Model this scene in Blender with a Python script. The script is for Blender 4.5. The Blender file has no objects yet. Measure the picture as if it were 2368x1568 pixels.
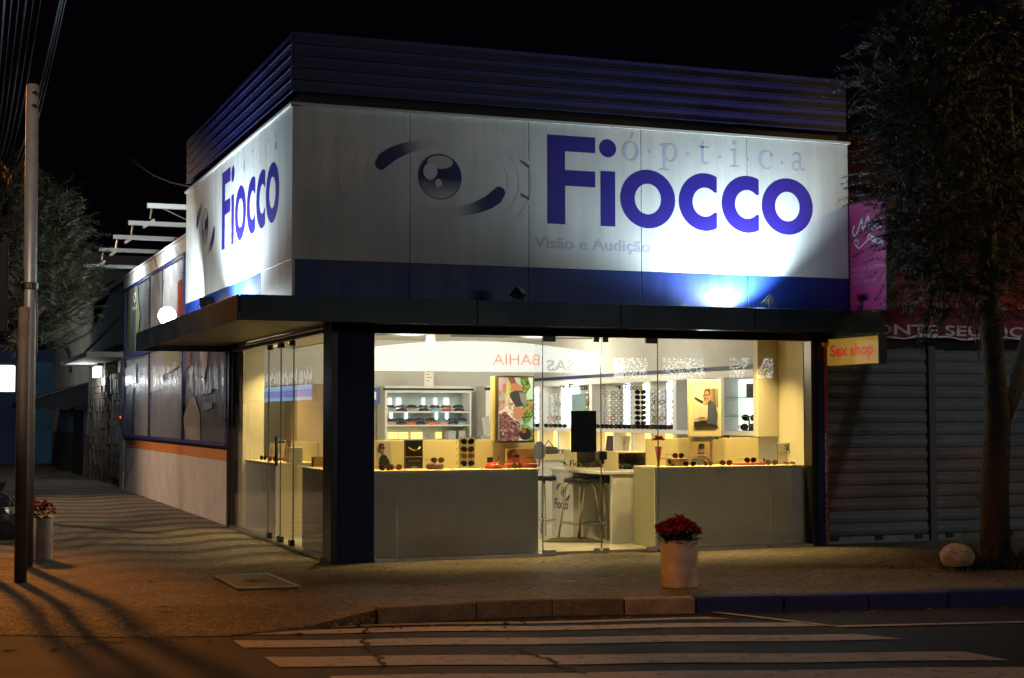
import bpy, bmesh, math, random
from mathutils import Vector, Matrix
random.seed(11)
sc = bpy.context.scene
COL = sc.collection
rad = math.radians
# ------------------------------------------------------------------ camera model (solved from the building's edges)
CAM = Vector((-3.58041, -13.97063, 1.35))
YAW, PIT, ROL = rad(20.92297), rad(2.85275), rad(-0.07509)
FOC, CX, CY = 3580.487, 1183.5, 784.0
def _basis():
    cy, sy, cp, sp = math.cos(YAW), math.sin(YAW), math.cos(PIT), math.sin(PIT)
    f = Vector((sy*cp, cy*cp, sp)); r = Vector((cy, -sy, 0)); u = r.cross(f)
    c, s = math.cos(ROL), math.sin(ROL)
    return c*r+s*u, -s*r+c*u, f
RR, UU, FF = _basis()
def _at(ax, val, px, py):
    d = FF + RR*((px-CX)/FOC) + UU*((CY-py)/FOC)
    t = (val-CAM[ax])/d[ax]
    return CAM + d*t
def onx(px, py, v=0.0): return _at(0, v, px, py)
def ony(px, py, v=0.0): return _at(1, v, px, py)
def onz(px, py, v=0.0): return _at(2, v, px, py)
def za(ox, oy, s):                       # a measured enlargement -> frame coordinates
    return lambda x, y: ((ox+x/s)/1.5615, (oy+y/s)/1.5615)
ZA = za(1300, 1180, 2.904); ZB = za(1900, 1180, 2.903); ZC = za(2350, 1180, 2.903); ZD = za(880, 1380, 4.9)

# ------------------------------------------------------------------ materials
MATS = {}
def lin(r, g, b):
    f = lambda c: (c/255/12.92) if c/255 <= .04045 else ((c/255+.055)/1.055)**2.4
    return (f(r), f(g), f(b))
def mat(name, col, rough=.6, metal=0.0, emit=None, es=0.0, noise=None, bump=None, spec=.5, coat=0.0):
    if name in MATS: return MATS[name]
    m = bpy.data.materials.new(name); m.use_nodes = True; MATS[name] = m
    nt = m.node_tree; b = nt.nodes['Principled BSDF']
    b.inputs['Base Color'].default_value = (*col, 1); b.inputs['Roughness'].default_value = rough
    b.inputs['Metallic'].default_value = metal; b.inputs['Specular IOR Level'].default_value = spec
    b.inputs['Coat Weight'].default_value = coat
    if emit: b.inputs['Emission Color'].default_value = (*emit, 1); b.inputs['Emission Strength'].default_value = es
    if noise or bump:
        geo = nt.nodes.new('ShaderNodeNewGeometry')
    if noise:
        sc_, amt = noise
        n = nt.nodes.new('ShaderNodeTexNoise'); n.inputs['Scale'].default_value = sc_; n.inputs['Detail'].default_value = 6
        n.inputs['Roughness'].default_value = .65
        nt.links.new(geo.outputs['Position'], n.inputs['Vector'])
        mr = nt.nodes.new('ShaderNodeMapRange'); mr.inputs['From Min'].default_value = .3; mr.inputs['From Max'].default_value = .7
        mr.inputs['To Min'].default_value = 1-amt; mr.inputs['To Max'].default_value = 1+amt*.5
        nt.links.new(n.outputs['Fac'], mr.inputs['Value'])
        vm = nt.nodes.new('ShaderNodeVectorMath'); vm.operation = 'SCALE'; vm.inputs[0].default_value = col
        nt.links.new(mr.outputs['Result'], vm.inputs['Scale']); nt.links.new(vm.outputs['Vector'], b.inputs['Base Color'])
        mr2 = nt.nodes.new('ShaderNodeMapRange'); mr2.inputs['To Min'].default_value = max(.05, rough-.12); mr2.inputs['To Max'].default_value = min(1, rough+.12)
        nt.links.new(n.outputs['Fac'], mr2.inputs['Value']); nt.links.new(mr2.outputs['Result'], b.inputs['Roughness'])
    if bump:
        sc_, st = bump
        n = nt.nodes.new('ShaderNodeTexNoise'); n.inputs['Scale'].default_value = sc_; n.inputs['Detail'].default_value = 4
        nt.links.new(geo.outputs['Position'], n.inputs['Vector'])
        bp = nt.nodes.new('ShaderNodeBump'); bp.inputs['Strength'].default_value = st; bp.inputs['Distance'].default_value = .02
        nt.links.new(n.outputs['Fac'], bp.inputs['Height']); nt.links.new(bp.outputs['Normal'], b.inputs['Normal'])
    return m
def vcol_mat(name, rough=.5):
    m = bpy.data.materials.new(name); m.use_nodes = True; MATS[name] = m; nt = m.node_tree
    a = nt.nodes.new('ShaderNodeVertexColor'); a.layer_name = 'Col'
    nt.links.new(a.outputs['Color'], nt.nodes['Principled BSDF'].inputs['Base Color'])
    nt.nodes['Principled BSDF'].inputs['Roughness'].default_value = rough
    return m
def glass_mat(name, tint=(.93, .96, .93), f0=.075):
    m = bpy.data.materials.new(name); m.use_nodes = True; MATS[name] = m; nt = m.node_tree; nt.nodes.clear()
    N = nt.nodes.new; L = nt.links.new
    out = N('ShaderNodeOutputMaterial'); tr = N('ShaderNodeBsdfTransparent'); tr.inputs['Color'].default_value = (*tint, 1)
    gl = N('ShaderNodeBsdfGlossy'); gl.inputs['Roughness'].default_value = 0.0; gl.inputs['Color'].default_value = (1, 1, 1, 1)
    lw = N('ShaderNodeLayerWeight'); lw.inputs['Blend'].default_value = .5
    p = N('ShaderNodeMath'); p.operation = 'POWER'; p.inputs[1].default_value = 4.5; L(lw.outputs['Facing'], p.inputs[0])
    q = N('ShaderNodeMath'); q.operation = 'MULTIPLY_ADD'; q.inputs[1].default_value = .9-f0; q.inputs[2].default_value = f0; L(p.outputs[0], q.inputs[0])
    mx = N('ShaderNodeMixShader'); L(q.outputs[0], mx.inputs[0]); L(tr.outputs[0], mx.inputs[1]); L(gl.outputs[0], mx.inputs[2])
    L(mx.outputs[0], out.inputs['Surface'])
    return m
WHITE = mat('white_laminate', (.74, .73, .70), .35, noise=(3, .05))
WALLW = mat('white_wall_paint', (.70, .69, .66), .8, noise=(2, .08))
NAVY = mat('navy_paint', (.003, .012, .085), .5, spec=.3)
FASCIA = mat('blue_grey_panel', (.016, .044, .085), .4, noise=(2.5, .2))
SLAT = mat('navy_louvre', (.020, .019, .105), .4, noise=(3, .2))
DARK = mat('black_metal', (.012, .012, .014), .45)
BRONZE = mat('dark_anodised_frame', (.035, .027, .022), .3, metal=.6)
STEEL = mat('brushed_steel', (.45, .43, .40), .3, metal=.9, noise=(8, .15))
CHROME = mat('chrome_tube', (.62, .58, .48), .22, metal=1)
GLASS = glass_mat('shop_glass')
GLASSIN = glass_mat('shelf_glass', (.9, .96, .93), .05)
MIRROR = mat('mirror', (.85, .88, .87), .03, metal=1)
SIGNW = mat('sign_vinyl_white', (.74, .74, .74), .42, noise=(1.2, .16), bump=(1.6, .22))
SIGNB = mat('sign_vinyl_blue', (.012, .035, .22), .38, noise=(1.5, .12))
INK = mat('sign_ink_indigo', (.030, .018, .26), .4)
INKP = mat('sign_ink_pale_lilac', (.52, .52, .66), .45)
INKV = mat('sign_ink_faint', (.63, .63, .70), .45)
DECAL = mat('decal_ink_dark', (.02, .022, .045), .5)
BLACK = mat('matt_black', (.005, .005, .006), .8, spec=.2)
RED = mat('red_gloss', (.55, .03, .02), .3)
ORANGE = mat('orange_paint', (.62, .20, .03), .7, noise=(4, .15))
VC = vcol_mat('printed_gradient')

# ------------------------------------------------------------------ mesh building
ORG = {}
class MB:
    def __init__(s): s.v = []; s.f = []; s.m = []; s.c = []
    def vert(s, p, c=None): s.v.append(Vector(p)); s.c.append(c or (1, 1, 1)); return len(s.v)-1
    def face(s, pts, m=0, cols=None):
        s.f.append([s.vert(p, cols[i] if cols else None) for i, p in enumerate(pts)]); s.m.append(m); return s
    def box(s, x0, x1, y0, y1, z0, z1, m=0):
        return s.obox(Vector((x0, y0, z0)), Vector((x1-x0, 0, 0)), Vector((0, y1-y0, 0)), Vector((0, 0, z1-z0)), m)
    def obox(s, o, a, b, c, m=0):
        o, a, b, c = map(Vector, (o, a, b, c)); i = len(s.v)
        for k in range(8): s.vert(o+(a if k & 1 else a*0)+(b if k & 2 else b*0)+(c if k & 4 else c*0))
        fl = [(0, 2, 3, 1), (4, 5, 7, 6), (0, 1, 5, 4), (2, 6, 7, 3), (0, 4, 6, 2), (1, 3, 7, 5)]
        if a.cross(b).dot(c) < 0: fl = [f[::-1] for f in fl]
        for f in fl: s.f.append([i+j for j in f]); s.m.append(m)
        return s
    def prism(s, pts, ext, m=0, side=None):
        pts = [Vector(p) for p in pts]; ext = Vector(ext); n = len(pts)
        i = len(s.v)
        for p in pts: s.vert(p)
        for p in pts: s.vert(p+ext)
        s.f.append(list(range(i, i+n))[::-1]); s.m.append(m); s.f.append(list(range(i+n, i+2*n))); s.m.append(m)
        for k in range(n):
            l = (k+1) % n; s.f.append([i+k, i+l, i+n+l, i+n+k]); s.m.append(m if side is None else side)
        return s
    def tube(s, pts, r, n=8, m=0, cap=True):
        pts = [Vector(p) for p in pts]; rs = r if isinstance(r, (list, tuple)) else [r]*len(pts)
        i0 = len(s.v); prev = None
        for k, p in enumerate(pts):
            t = (pts[min(k+1, len(pts)-1)]-pts[max(k-1, 0)]).normalized()
            a = t.cross(Vector((0, 0, 1)) if abs(t.z) < .95 else Vector((1, 0, 0))).normalized() if prev is None else (prev-t*prev.dot(t)).normalized()
            prev = a; b = t.cross(a)
            for j in range(n):
                an = 2*math.pi*j/n; s.vert(p+(a*math.cos(an)+b*math.sin(an))*rs[k])
        for k in range(len(pts)-1):
            for j in range(n):
                l = (j+1) % n; s.f.append([i0+k*n+j, i0+k*n+l, i0+(k+1)*n+l, i0+(k+1)*n+j]); s.m.append(m)
        if cap:
            s.f.append([i0+j for j in range(n)][::-1]); s.m.append(m)
            s.f.append([i0+(len(pts)-1)*n+j for j in range(n)]); s.m.append(m)
        return s
    def lathe(s, c, prof, n=24, m=0):
        c = Vector(c); i0 = len(s.v)
        for r, z in prof:
            for j in range(n):
                a = 2*math.pi*j/n; s.vert(c+Vector((r*math.cos(a), r*math.sin(a), z)))
        for k in range(len(prof)-1):
            for j in range(n):
                l = (j+1) % n; s.f.append([i0+k*n+j, i0+k*n+l, i0+(k+1)*n+l, i0+(k+1)*n+j]); s.m.append(m)
        return s
    def build(s, name, mats, parent=None, smooth=False, bevel=0.0):
        if not isinstance(mats, (list, tuple)): mats = [mats]
        o = ORG.get(parent.name, Vector()) if parent else Vector()
        me = bpy.data.meshes.new(name)
        me.from_pydata([tuple(v-o) for v in s.v], [], s.f); me.update()
        for mm in mats: me.materials.append(mm)
        for p, mi in zip(me.polygons, s.m): p.material_index = mi; p.use_smooth = smooth
        if any(c != (1, 1, 1) for c in s.c):
            at = me.color_attributes.new('Col', 'FLOAT_COLOR', 'POINT')
            for k, c in enumerate(s.c): at.data[k].color = (*c, 1)
        if smooth:
            bm_ = bmesh.new(); bm_.from_mesh(me); bmesh.ops.remove_doubles(bm_, verts=bm_.verts, dist=1e-5); bm_.to_mesh(me); bm_.free()
        ob = bpy.data.objects.new(name, me); COL.objects.link(ob)
        if parent: ob.parent = parent; ORG[ob.name] = o.copy()
        else: ORG[ob.name] = Vector()
        if bevel:
            bm = ob.modifiers.new('bevel', 'BEVEL'); bm.width = bevel; bm.segments = 2; bm.limit_method = 'ANGLE'
        return ob
def tag(o, label, cat, group=None):
    o['label'] = label; o['category'] = cat
    if group: o['group'] = group
    return o
def struct(o): o['kind'] = 'structure'; return o
def thing(name, label, cat, loc=(0, 0, 0), group=None):
    o = bpy.data.objects.new(name, None); COL.objects.link(o); o.location = loc; o.empty_display_size = .1
    ORG[o.name] = Vector(loc); return tag(o, label, cat, group)
def solo(mb, name, mats, label, cat, group=None, **k): # a thing that is one mesh, origin moved to its base
    lo = Vector((sum(v.x for v in mb.v)/len(mb.v), sum(v.y for v in mb.v)/len(mb.v), min(v.z for v in mb.v)))
    for i, v in enumerate(mb.v): mb.v[i] = v-lo
    o = mb.build(name, mats, None, **k); o.location = lo; ORG[o.name] = lo
    return tag(o, label, cat, group)
def copy_tree(o, parent=None):
    c = o.copy(); COL.objects.link(c); c.parent = parent
    for ch in list(o.children): copy_tree(ch, c)
    return c
class Frame:                             # a flat face: origin, right, up (metres); normal points to the reader
    def __init__(s, o, u, v): s.o = Vector(o); s.u = Vector(u); s.v = Vector(v); s.n = s.u.cross(s.v).normalized()
    def P(s, a, b, d=0.0): return s.o+s.u*a+s.v*b+s.n*d
def ell(cx, cy, rx, ry, n=28, a0=0, a1=360): return [(cx+rx*math.cos(rad(a0+(a1-a0)*k/(n if a1-a0 >= 360 else n-1))), cy+ry*math.sin(rad(a0+(a1-a0)*k/(n if a1-a0 >= 360 else n-1)))) for k in range(n)]
def poly(mb, F, pts, d, m=0): mb.face([F.P(a, b, d) for a, b in pts], m)
def ring(mb, F, cx, cy, rx, ry, ix, iy, d, m=0, n=40, ox=0, oy=0):
    A = ell(cx, cy, rx, ry, n); B = ell(cx+ox, cy+oy, ix, iy, n)
    for k in range(n):
        l = (k+1) % n; mb.face([F.P(*A[k], d), F.P(*A[l], d), F.P(*B[l], d), F.P(*B[k], d)], m)
def fiocco_letters(F, s, d, x0=0.0, y0=0.0):   # six lettershapes as separate mesh builders
    out = []; T = lambda pts: [(x0+a*s, y0+b*s) for a, b in pts]
    mb = MB(); poly(mb, F, T([(0, 0), (.182, 0), (.182, .369), (.496, .369), (.496, .52), (.182, .52), (.182, .70), (.497, .70), (.497, .85), (0, .85)]), d); out.append(mb)
    mb = MB(); poly(mb, F, T([(.552, 0), (.706, 0), (.706, .532), (.552, .532)]), d); poly(mb, F, T(ell(.628, .755, .09, .088)), d); out.append(mb)
    def o_(cx): mb = MB(); ring(mb, F, x0+cx*s, y0+.284*s, .296*s, .286*s, .1415*s, .15*s, d); return mb
    def c_(left):
        mb = MB(); cx = left+.29; cut = left+.422; n = 30; b0 = 44
        O = [(cx+.29*math.cos(rad(63+234*k/n)), .284+.286*math.sin(rad(63+234*k/n))) for k in range(n+1)]
        I = [(cx+.138*math.cos(rad(b0+(360-2*b0)*k/n)), .284+.145*math.sin(rad(b0+(360-2*b0)*k/n))) for k in range(n+1)]
        for k in range(n): poly(mb, F, T([O[k], O[k+1], I[k+1], I[k]]), d)
        poly(mb, F, T([O[0], I[0], (cut, I[0][1])]), d); poly(mb, F, T([O[n], (cut, I[n][1]), I[n]]), d); return mb
    out += [o_(1.055), c_(1.39), c_(1.864), o_(2.613)]
    return out
def merge(mbs):
    r = MB()
    for b in mbs:
        i = len(r.v); r.v += b.v; r.c += b.c; r.f += [[j+i for j in f] for f in b.f]; r.m += b.m
    return r
def eye_logo(F, d, x0=0.0, y0=0.0, s=1.0, bg=(.73, .73, .735), ink=(.022, .014, .12), rings=True):
    mb = MB(); T = lambda a, b: (x0+a*s, y0+b*s)
    mixc = lambda t: tuple(ink[i]*t+bg[i]*(1-t) for i in range(3))
    def lid(pts, ths, ts, sign):         # tapering stroke
        n = len(pts)-1
        for k in range(n):
            q = []
            for j in (k, k+1):
                x, y = pts[j]; dx = pts[min(j+1, n)][0]-pts[max(j-1, 0)][0]; dy = pts[min(j+1, n)][1]-pts[max(j-1, 0)][1]; L = math.hypot(dx, dy) or 1
                q.append(((x-dy/L*ths[j], y+dx/L*ths[j]), (x+dy/L*ths[j], y-dx/L*ths[j]), mixc(ts[j])))
            mb.face([F.P(*T(*q[0][0]), d), F.P(*T(*q[1][0]), d), F.P(*T(*q[1][1]), d), F.P(*T(*q[0][1]), d)], 0, [q[0][2], q[1][2], q[1][2], q[0][2]])
    # upper lid runs left(thick) to right(thin); lower lid is its half-turn about the iris centre
    up = [(-.578, .075), (-.54, .125), (-.46, .185), (-.37, .228), (-.28, .262), (-.18, .287), (-.08, .300), (.03, .300), (.13, .283), (.23, .245), (.33, .185)]
    th = [.052, .066, .062, .056, .048, .042, .036, .029, .021, .012, .003]
    ts = [1, 1, 1, .92, .58, .20, .14, .11, .08, .05, .02]
    lid(up, th, ts, 1); lid([(-a+.02, -b-.03) for a, b in up], th, ts, 1)
    mb.face([F.P(*T(*p), d+.0003) for p in ell(-.568, .088, .054, .056, 18)], 0, [mixc(1)]*18)
    mb.face([F.P(*T(*p), d+.0003) for p in ell(.588, -.118, .054, .056, 18)], 0, [mixc(1)]*18)
    n = 40; R = .212                      # iris in horizontal slices, dark above, fading below
    for k in range(n):
        b0 = R-2*R*k/n; b1 = R-2*R*(k+1)/n; w0 = math.sqrt(max(0, R*R-b0*b0)); w1 = math.sqrt(max(0, R*R-b1*b1))
        tt = lambda b: 1 if b > -.01 else max(.12, 1+(b+.01)*4.4)
        mb.face([F.P(*T(-w0, b0), d), F.P(*T(w0, b0), d), F.P(*T(w1, b1), d), F.P(*T(-w1, b1), d)], 0, [mixc(tt(b0))]*2+[mixc(tt(b1))]*2)
    ring(mb, F, *T(0, 0), R*s, R*s, (R-.008)*s, (R-.008)*s, d+.0004)
    for k in range(len(mb.c)-160, len(mb.c)): mb.c[k] = mixc(.9)
    for hi, (cx, cy, rx, ry, c) in enumerate(((.0, .135, .125, .062, .25), (-.095, .045, .068, .078, .04), (-.015, -.06, .034, .04, .06))):
        e = ell(cx, cy, rx, ry, 24); mb.face([F.P(*T(*p), d+.0008+.0003*hi) for p in e], 0, [mixc(c)]*24)
    if rings:
        for sgn, lst in ((1, ((.68, .20, .010, .04), (.80, .26, .018, .06), (.93, .32, .026, .09))), (-1, ((.70, .18, .008, .02), (.82, .24, .012, .018), (.95, .30, .014, .012)))):
            for rx, hh, w, t in lst:
                A = ell(0, -.01, rx, rx*.62, 18, -38, 38)
                for k in range(17):
                    e = lambda j: w*math.sin(math.pi*(j+.3)/17.6)
                    p0, p1 = A[k], A[k+1]
                    mb.face([F.P(*T(sgn*(p0[0]-e(k)), p0[1]), d), F.P(*T(sgn*(p0[0]+e(k)), p0[1]), d), F.P(*T(sgn*(p1[0]+e(k+1)), p1[1]), d), F.P(*T(sgn*(p1[0]-e(k+1)), p1[1]), d)], 0, [mixc(t)]*4)
    return mb
def text_mb(body, F, a, b, height=None, width=None, d=.002, bold=0.0, space=1.0):
    cu = bpy.data.curves.new('lettering', 'FONT'); cu.body = body; cu.size = 1; cu.offset = bold; cu.space_character = space; cu.resolution_u = 3
    ob = bpy.data.objects.new('lettering', cu); COL.objects.link(ob); bpy.context.view_layer.update()
    me = bpy.data.meshes.new_from_object(ob.evaluated_get(bpy.context.evaluated_depsgraph_get()))
    bpy.data.objects.remove(ob); bpy.data.curves.remove(cu)
    xs = [v.co.x for v in me.vertices]; x0, x1 = min(xs), max(xs); sy = (height or .1)/.72
    sx = width/(x1-x0) if width else sy
    mb = MB()
    for v in me.vertices: mb.vert(F.P(a+(v.co.x-x0)*sx, b+v.co.y*sy, d))
    for p in me.polygons: mb.f.append(list(p.vertices)); mb.m.append(0)
    bpy.data.meshes.remove(me); return mb
def art(F, w, h, items, d0=.0015, cols=None):  # printed picture: list of (material, unit polygon) laid over each other
    mb = MB(); ms = []
    for k, (m, pts) in enumerate(items):
        if m not in ms: ms.append(m)
        mb.face([F.P(a*w, b*h, d0+.0008*k) for a, b in pts], ms.index(m))
    return mb, ms
RECT = [(0, 0), (1, 0), (1, 1), (0, 1)]

# ------------------------------------------------------------------ world
w = bpy.data.worlds.new('World'); sc.world = w; w.use_nodes = True
nt = w.node_tree; bg = nt.nodes['Background']
sky = nt.nodes.new('ShaderNodeTexSky'); sky.sky_type = 'NISHITA'; sky.sun_disc = False
sky.sun_elevation = rad(-6); sky.sun_rotation = rad(200)
hs = nt.nodes.new('ShaderNodeMix'); hs.data_type = 'RGBA'; hs.inputs[0].default_value = .985; hs.inputs[7].default_value = (.0085, .0042, .0135, 1)
nt.links.new(sky.outputs[0], hs.inputs[6]); nt.links.new(hs.outputs[2], bg.inputs['Color']); bg.inputs['Strength'].default_value = .1

# ------------------------------------------------------------------ ground
def streaks(m, sc_):
    nt = m.node_tree; n = [x for x in nt.nodes if x.type == 'TEX_NOISE'][0]; geo = [x for x in nt.nodes if x.type == 'NEW_GEOMETRY'][0]
    mp = nt.nodes.new('ShaderNodeMapping'); mp.inputs['Scale'].default_value = sc_; nt.links.new(geo.outputs['Position'], mp.inputs['Vector']); nt.links.new(mp.outputs[0], n.inputs['Vector'])
streaks(SIGNW, (5, 5, .5)); streaks(SIGNB, (5, 5, .6))
def pavement_material():
    m = bpy.data.materials.new('mosaic_pavement'); m.use_nodes = True; nt = m.node_tree; N = nt.nodes.new; L = nt.links.new
    b = nt.nodes['Principled BSDF']; b.inputs['Roughness'].default_value = .72
    geo = N('ShaderNodeNewGeometry'); sep = N('ShaderNodeSeparateXYZ'); L(geo.outputs['Position'], sep.inputs[0])
    def M(op, a, b_=None, c=None):
        n = N('ShaderNodeMath'); n.operation = op
        for i, v in enumerate((a, b_, c)):
            if v is None: continue
            if isinstance(v, (int, float)): n.inputs[i].default_value = v
            else: L(v, n.inputs[i])
        return n.outputs[0]
    nz = N('ShaderNodeTexNoise'); nz.inputs['Scale'].default_value = 1.3; nz.inputs['Detail'].default_value = 2; L(geo.outputs['Position'], nz.inputs['Vector'])
    ph = M('ADD', M('MULTIPLY', sep.outputs['Y'], 6.6), M('MULTIPLY', M('SINE', M('MULTIPLY', sep.outputs['X'], 4.4)), 1.35))
    ph = M('ADD', ph, M('MULTIPLY', nz.outputs['Fac'], 1.2)); ph = M('ADD', ph, M('MULTIPLY', sep.outputs['X'], -1.0))
    st = M('SINE', ph)
    mr = N('ShaderNodeMapRange'); mr.interpolation_type = 'SMOOTHSTEP'; mr.inputs['From Min'].default_value = .05; mr.inputs['From Max'].default_value = .55; L(st, mr.inputs['Value'])
    # waves strong along the side wall, nearly worn away before the front window
    fy = N('ShaderNodeMapRange'); fy.inputs['From Min'].default_value = -.8; fy.inputs['From Max'].default_value = 2.2; fy.inputs['To Min'].default_value = .22; fy.inputs['To Max'].default_value = .9; L(sep.outputs['Y'], fy.inputs['Value'])
    wave = M('MULTIPLY', mr.outputs[0], fy.outputs[0])
    vo = N('ShaderNodeTexVoronoi'); vo.inputs['Scale'].default_value = 27; L(geo.outputs['Position'], vo.inputs['Vector'])
    ve = N('ShaderNodeTexVoronoi'); ve.feature = 'DISTANCE_TO_EDGE'; ve.inputs['Scale'].default_value = 27; L(geo.outputs['Position'], ve.inputs['Vector'])
    sepc = N('ShaderNodeSeparateColor'); L(vo.outputs['Color'], sepc.inputs[0])
    stone = M('MULTIPLY_ADD', sepc.outputs[0], .75, .55)
    gap = N('ShaderNodeMapRange'); gap.inputs['From Max'].default_value = .09; gap.inputs['To Min'].default_value = .35; L(ve.outputs['Distance'], gap.inputs['Value'])
    big = N('ShaderNodeTexNoise'); big.inputs['Scale'].default_value = .8; big.inputs['Detail'].default_value = 5; L(geo.outputs['Position'], big.inputs['Vector'])
    val = M('MULTIPLY', M('MULTIPLY', stone, gap.outputs[0]), M('MULTIPLY_ADD', big.outputs['Fac'], .9, .5))
    mx = N('ShaderNodeMix'); mx.data_type = 'RGBA'; mx.inputs[6].default_value = (.24, .185, .115, 1); mx.inputs[7].default_value = (.035, .035, .04, 1); L(wave, mx.inputs[0])
    sca = N('ShaderNodeVectorMath'); sca.operation = 'SCALE'; L(mx.outputs[2], sca.inputs[0]); L(val, sca.inputs['Scale']); L(sca.outputs[0], b.inputs['Base Color'])
    bp = N('ShaderNodeBump'); bp.inputs['Strength'].default_value = .8; bp.inputs['Distance'].default_value = .012
    gm = N('ShaderNodeMapRange'); gm.inputs['From Max'].default_value = .25; L(ve.outputs['Distance'], gm.inputs['Value']); 
    hh = M('ADD', gm.outputs[0], M('MULTIPLY', sepc.outputs[1], .5)); L(hh, bp.inputs['Height']); L(bp.outputs[0], b.inputs['Normal'])
    return m
PAVE = pavement_material()
ROAD = mat('asphalt', (.024, .021, .020), .8, noise=(3.5, .6), bump=(90, .5))
def paint_material():
    m = bpy.data.materials.new('worn_road_paint'); m.use_nodes = True; nt = m.node_tree; N = nt.nodes.new; L = nt.links.new
    b = nt.nodes['Principled BSDF']; b.inputs['Roughness'].default_value = .75
    geo = N('ShaderNodeNewGeometry'); n = N('ShaderNodeTexNoise'); n.inputs['Scale'].default_value = 9; n.inputs['Detail'].default_value = 8; n.inputs['Roughness'].default_value = .75
    L(geo.outputs['Position'], n.inputs['Vector'])
    mr = N('ShaderNodeMapRange'); mr.inputs['From Min'].default_value = .34; mr.inputs['From Max'].default_value = .48; L(n.outputs['Fac'], mr.inputs['Value'])
    mx = N('ShaderNodeMix'); mx.data_type = 'RGBA'; mx.inputs[6].default_value = (.12, .11, .105, 1); mx.inputs[7].default_value = (.52, .49, .45, 1); L(mr.outputs[0], mx.inputs[0])
    L(mx.outputs[2], b.inputs['Base Color']); return m
PAINT = paint_material()
struct(MB().face([(-90, -90, -.11), (90, -90, -.11), (90, 120, -.11), (-90, 120, -.11)]).build('road', ROAD))
edge = [(-6.4, 60, 0), (-6.4, 4, 0), (-6.1, .5, -.02), (-5.2, -1.5, -.09), (-4.2, -2.45, -.10), (-3.05, -3.0, -.105), (-2.4, -3.36, -.105), (-1.67, -3.6, -.105), (-1.05, -3.48, -.08), (-.54, -3.34, -.01), (.2, -3.3, 0), (.79, -3.34, 0), (1.87, -3.62, 0), (3.17, -3.85, 0), (4.42, -4.1, 0), (12, -5.2, 0), (40, -9, 0)]
inner = [(-5.9, 60), (-5.9, 4), (-5.6, .9), (-4.8, -.9), (-3.9, -1.8), (-2.9, -2.3), (-2.2, -2.6), (-1.5, -2.8), (-.95, -2.85), (-.5, -2.9), (.2, -2.9), (.8, -2.9), (1.9, -3.1), (3.2, -3.3), (4.5, -3.5), (12, -4.6), (40, -8)]
pm = MB()
for k in range(len(edge)-1):
    a, b = edge[k], edge[k+1]; c, d = inner[k], inner[k+1]
    pm.face([a, b, (*d, 0), (*c, 0)])
    pm.face([(a[0], a[1], -.2), (b[0], b[1], -.2), b, a])
pm.face([(*p, 0) for p in inner[:10]]+[(-.5, 60, 0)]); pm.face([(-.5, 60, 0)]+[(*p, 0) for p in inner[9:]]+[(40, 60, 0)])
struct(pm.build('pavement', PAVE))
CONC = mat('kerb_concrete', (.22, .19, .14), .85, noise=(9, .5), bump=(30, .5))
KBLUE = mat('kerb_blue_paint', (.018, .03, .20), .7, noise=(10, .45), bump=(30, .4))
KPALE = mat('kerb_pale_patch', (.38, .33, .27), .85, noise=(10, .4))
def kerb(pts, name, mats, pale=()):
    mb = MB()
    for k in range(len(pts)-1):
        a, b = Vector((*pts[k], 0)), Vector((*pts[k+1], 0)); n = max(1, round((b-a).length/.62)); t = (b-a).normalized(); o = Vector((t.y, -t.x, 0))
        for j in range(n):
            p = a+(b-a)*(j/n)+t*.004; q = a+(b-a)*((j+1)/n)-t*.004; jz = random.uniform(-.006, .006); jo = o*random.uniform(.0, .012)
            mb.obox(p-o*.10+jo+Vector((0, 0, -.2)), q-p, o*.15, (0, 0, .209+jz), 1 if (k, j) in pale else 0)
    return struct(mb.build(name, mats, bevel=.012))
kerb([(-.54, -3.34), (.2, -3.3), (.79, -3.34), (1.83, -3.61)], 'kerb', [CONC, KPALE], {(2, 1)})
kerb([(1.83, -3.61), (3.17, -3.85), (4.42, -4.1), (12, -5.2)], 'painted_kerb', [KBLUE, CONC])
def stripe(px, name='crosswalk_stripe', z=-.1045):
    top, bot = px; mb = MB(); n = 14
    f = lambda l, t: tuple(l[0][i]+(l[1][i]-l[0][i])*t for i in (0, 1))
    for k in range(n):
        p = [f(top, k/n), f(top, (k+1)/n), f(bot, (k+1)/n), f(bot, k/n)]
        j = lambda q, s: (q[0], q[1]+1.2*math.sin(q[0]*.011+s))
        mb.face([onz(*j(q, 0), z) for q in p])
    return struct(mb.build(name, PAINT))
stripe((((505, 1451), (1640, 1427)), ((520, 1455), (1690, 1431))))
stripe((((480, 1457), (1840, 1438)), ((500, 1468), (1905, 1446))))
stripe((((538, 1481), (1980, 1465)), ((562, 1497), (2088, 1478))))
stripe((((610, 1518), (2230, 1507)), ((645, 1541), (2335, 1526))))
stripe((((760, 1562), (2360, 1541)), ((800, 1590), (2480, 1570))))
sl = MB()
for a, b, c, d in (((1640, 1415), (1660, 1414), (1960, 1449), (1905, 1446)), ((1930, 1446), (2367, 1436), (2367, 1439), (1935, 1450))):
    sl.face([onz(*q, -.102) for q in (a, b, c, d)])
struct(sl.build('lane_line', PAINT))
TAR = mat('crack_tar', (.006, .005, .005), .9)
def crack(px, wd):
    mb = MB(); pts = [onz(*p, -.0985) for p in px]; fine = []
    for a, b in zip(pts, pts[1:]):
        for k in range(6): fine.append(a.lerp(b, k/6)+Vector((random.uniform(-.03, .03), random.uniform(-.03, .03), 0)))
    for a, b in zip(fine, fine[1:]):
        o = (b-a).normalized().cross(Vector((0, 0, 1)))*wd*random.uniform(.5, 1.2); mb.face([a-o, b-o, b+o, a+o])
    return struct(mb.build('road_crack', TAR))
crack([(828, 1442), (850, 1462), (840, 1480), (858, 1497), (885, 1525), (880, 1550)], .012)
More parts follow.
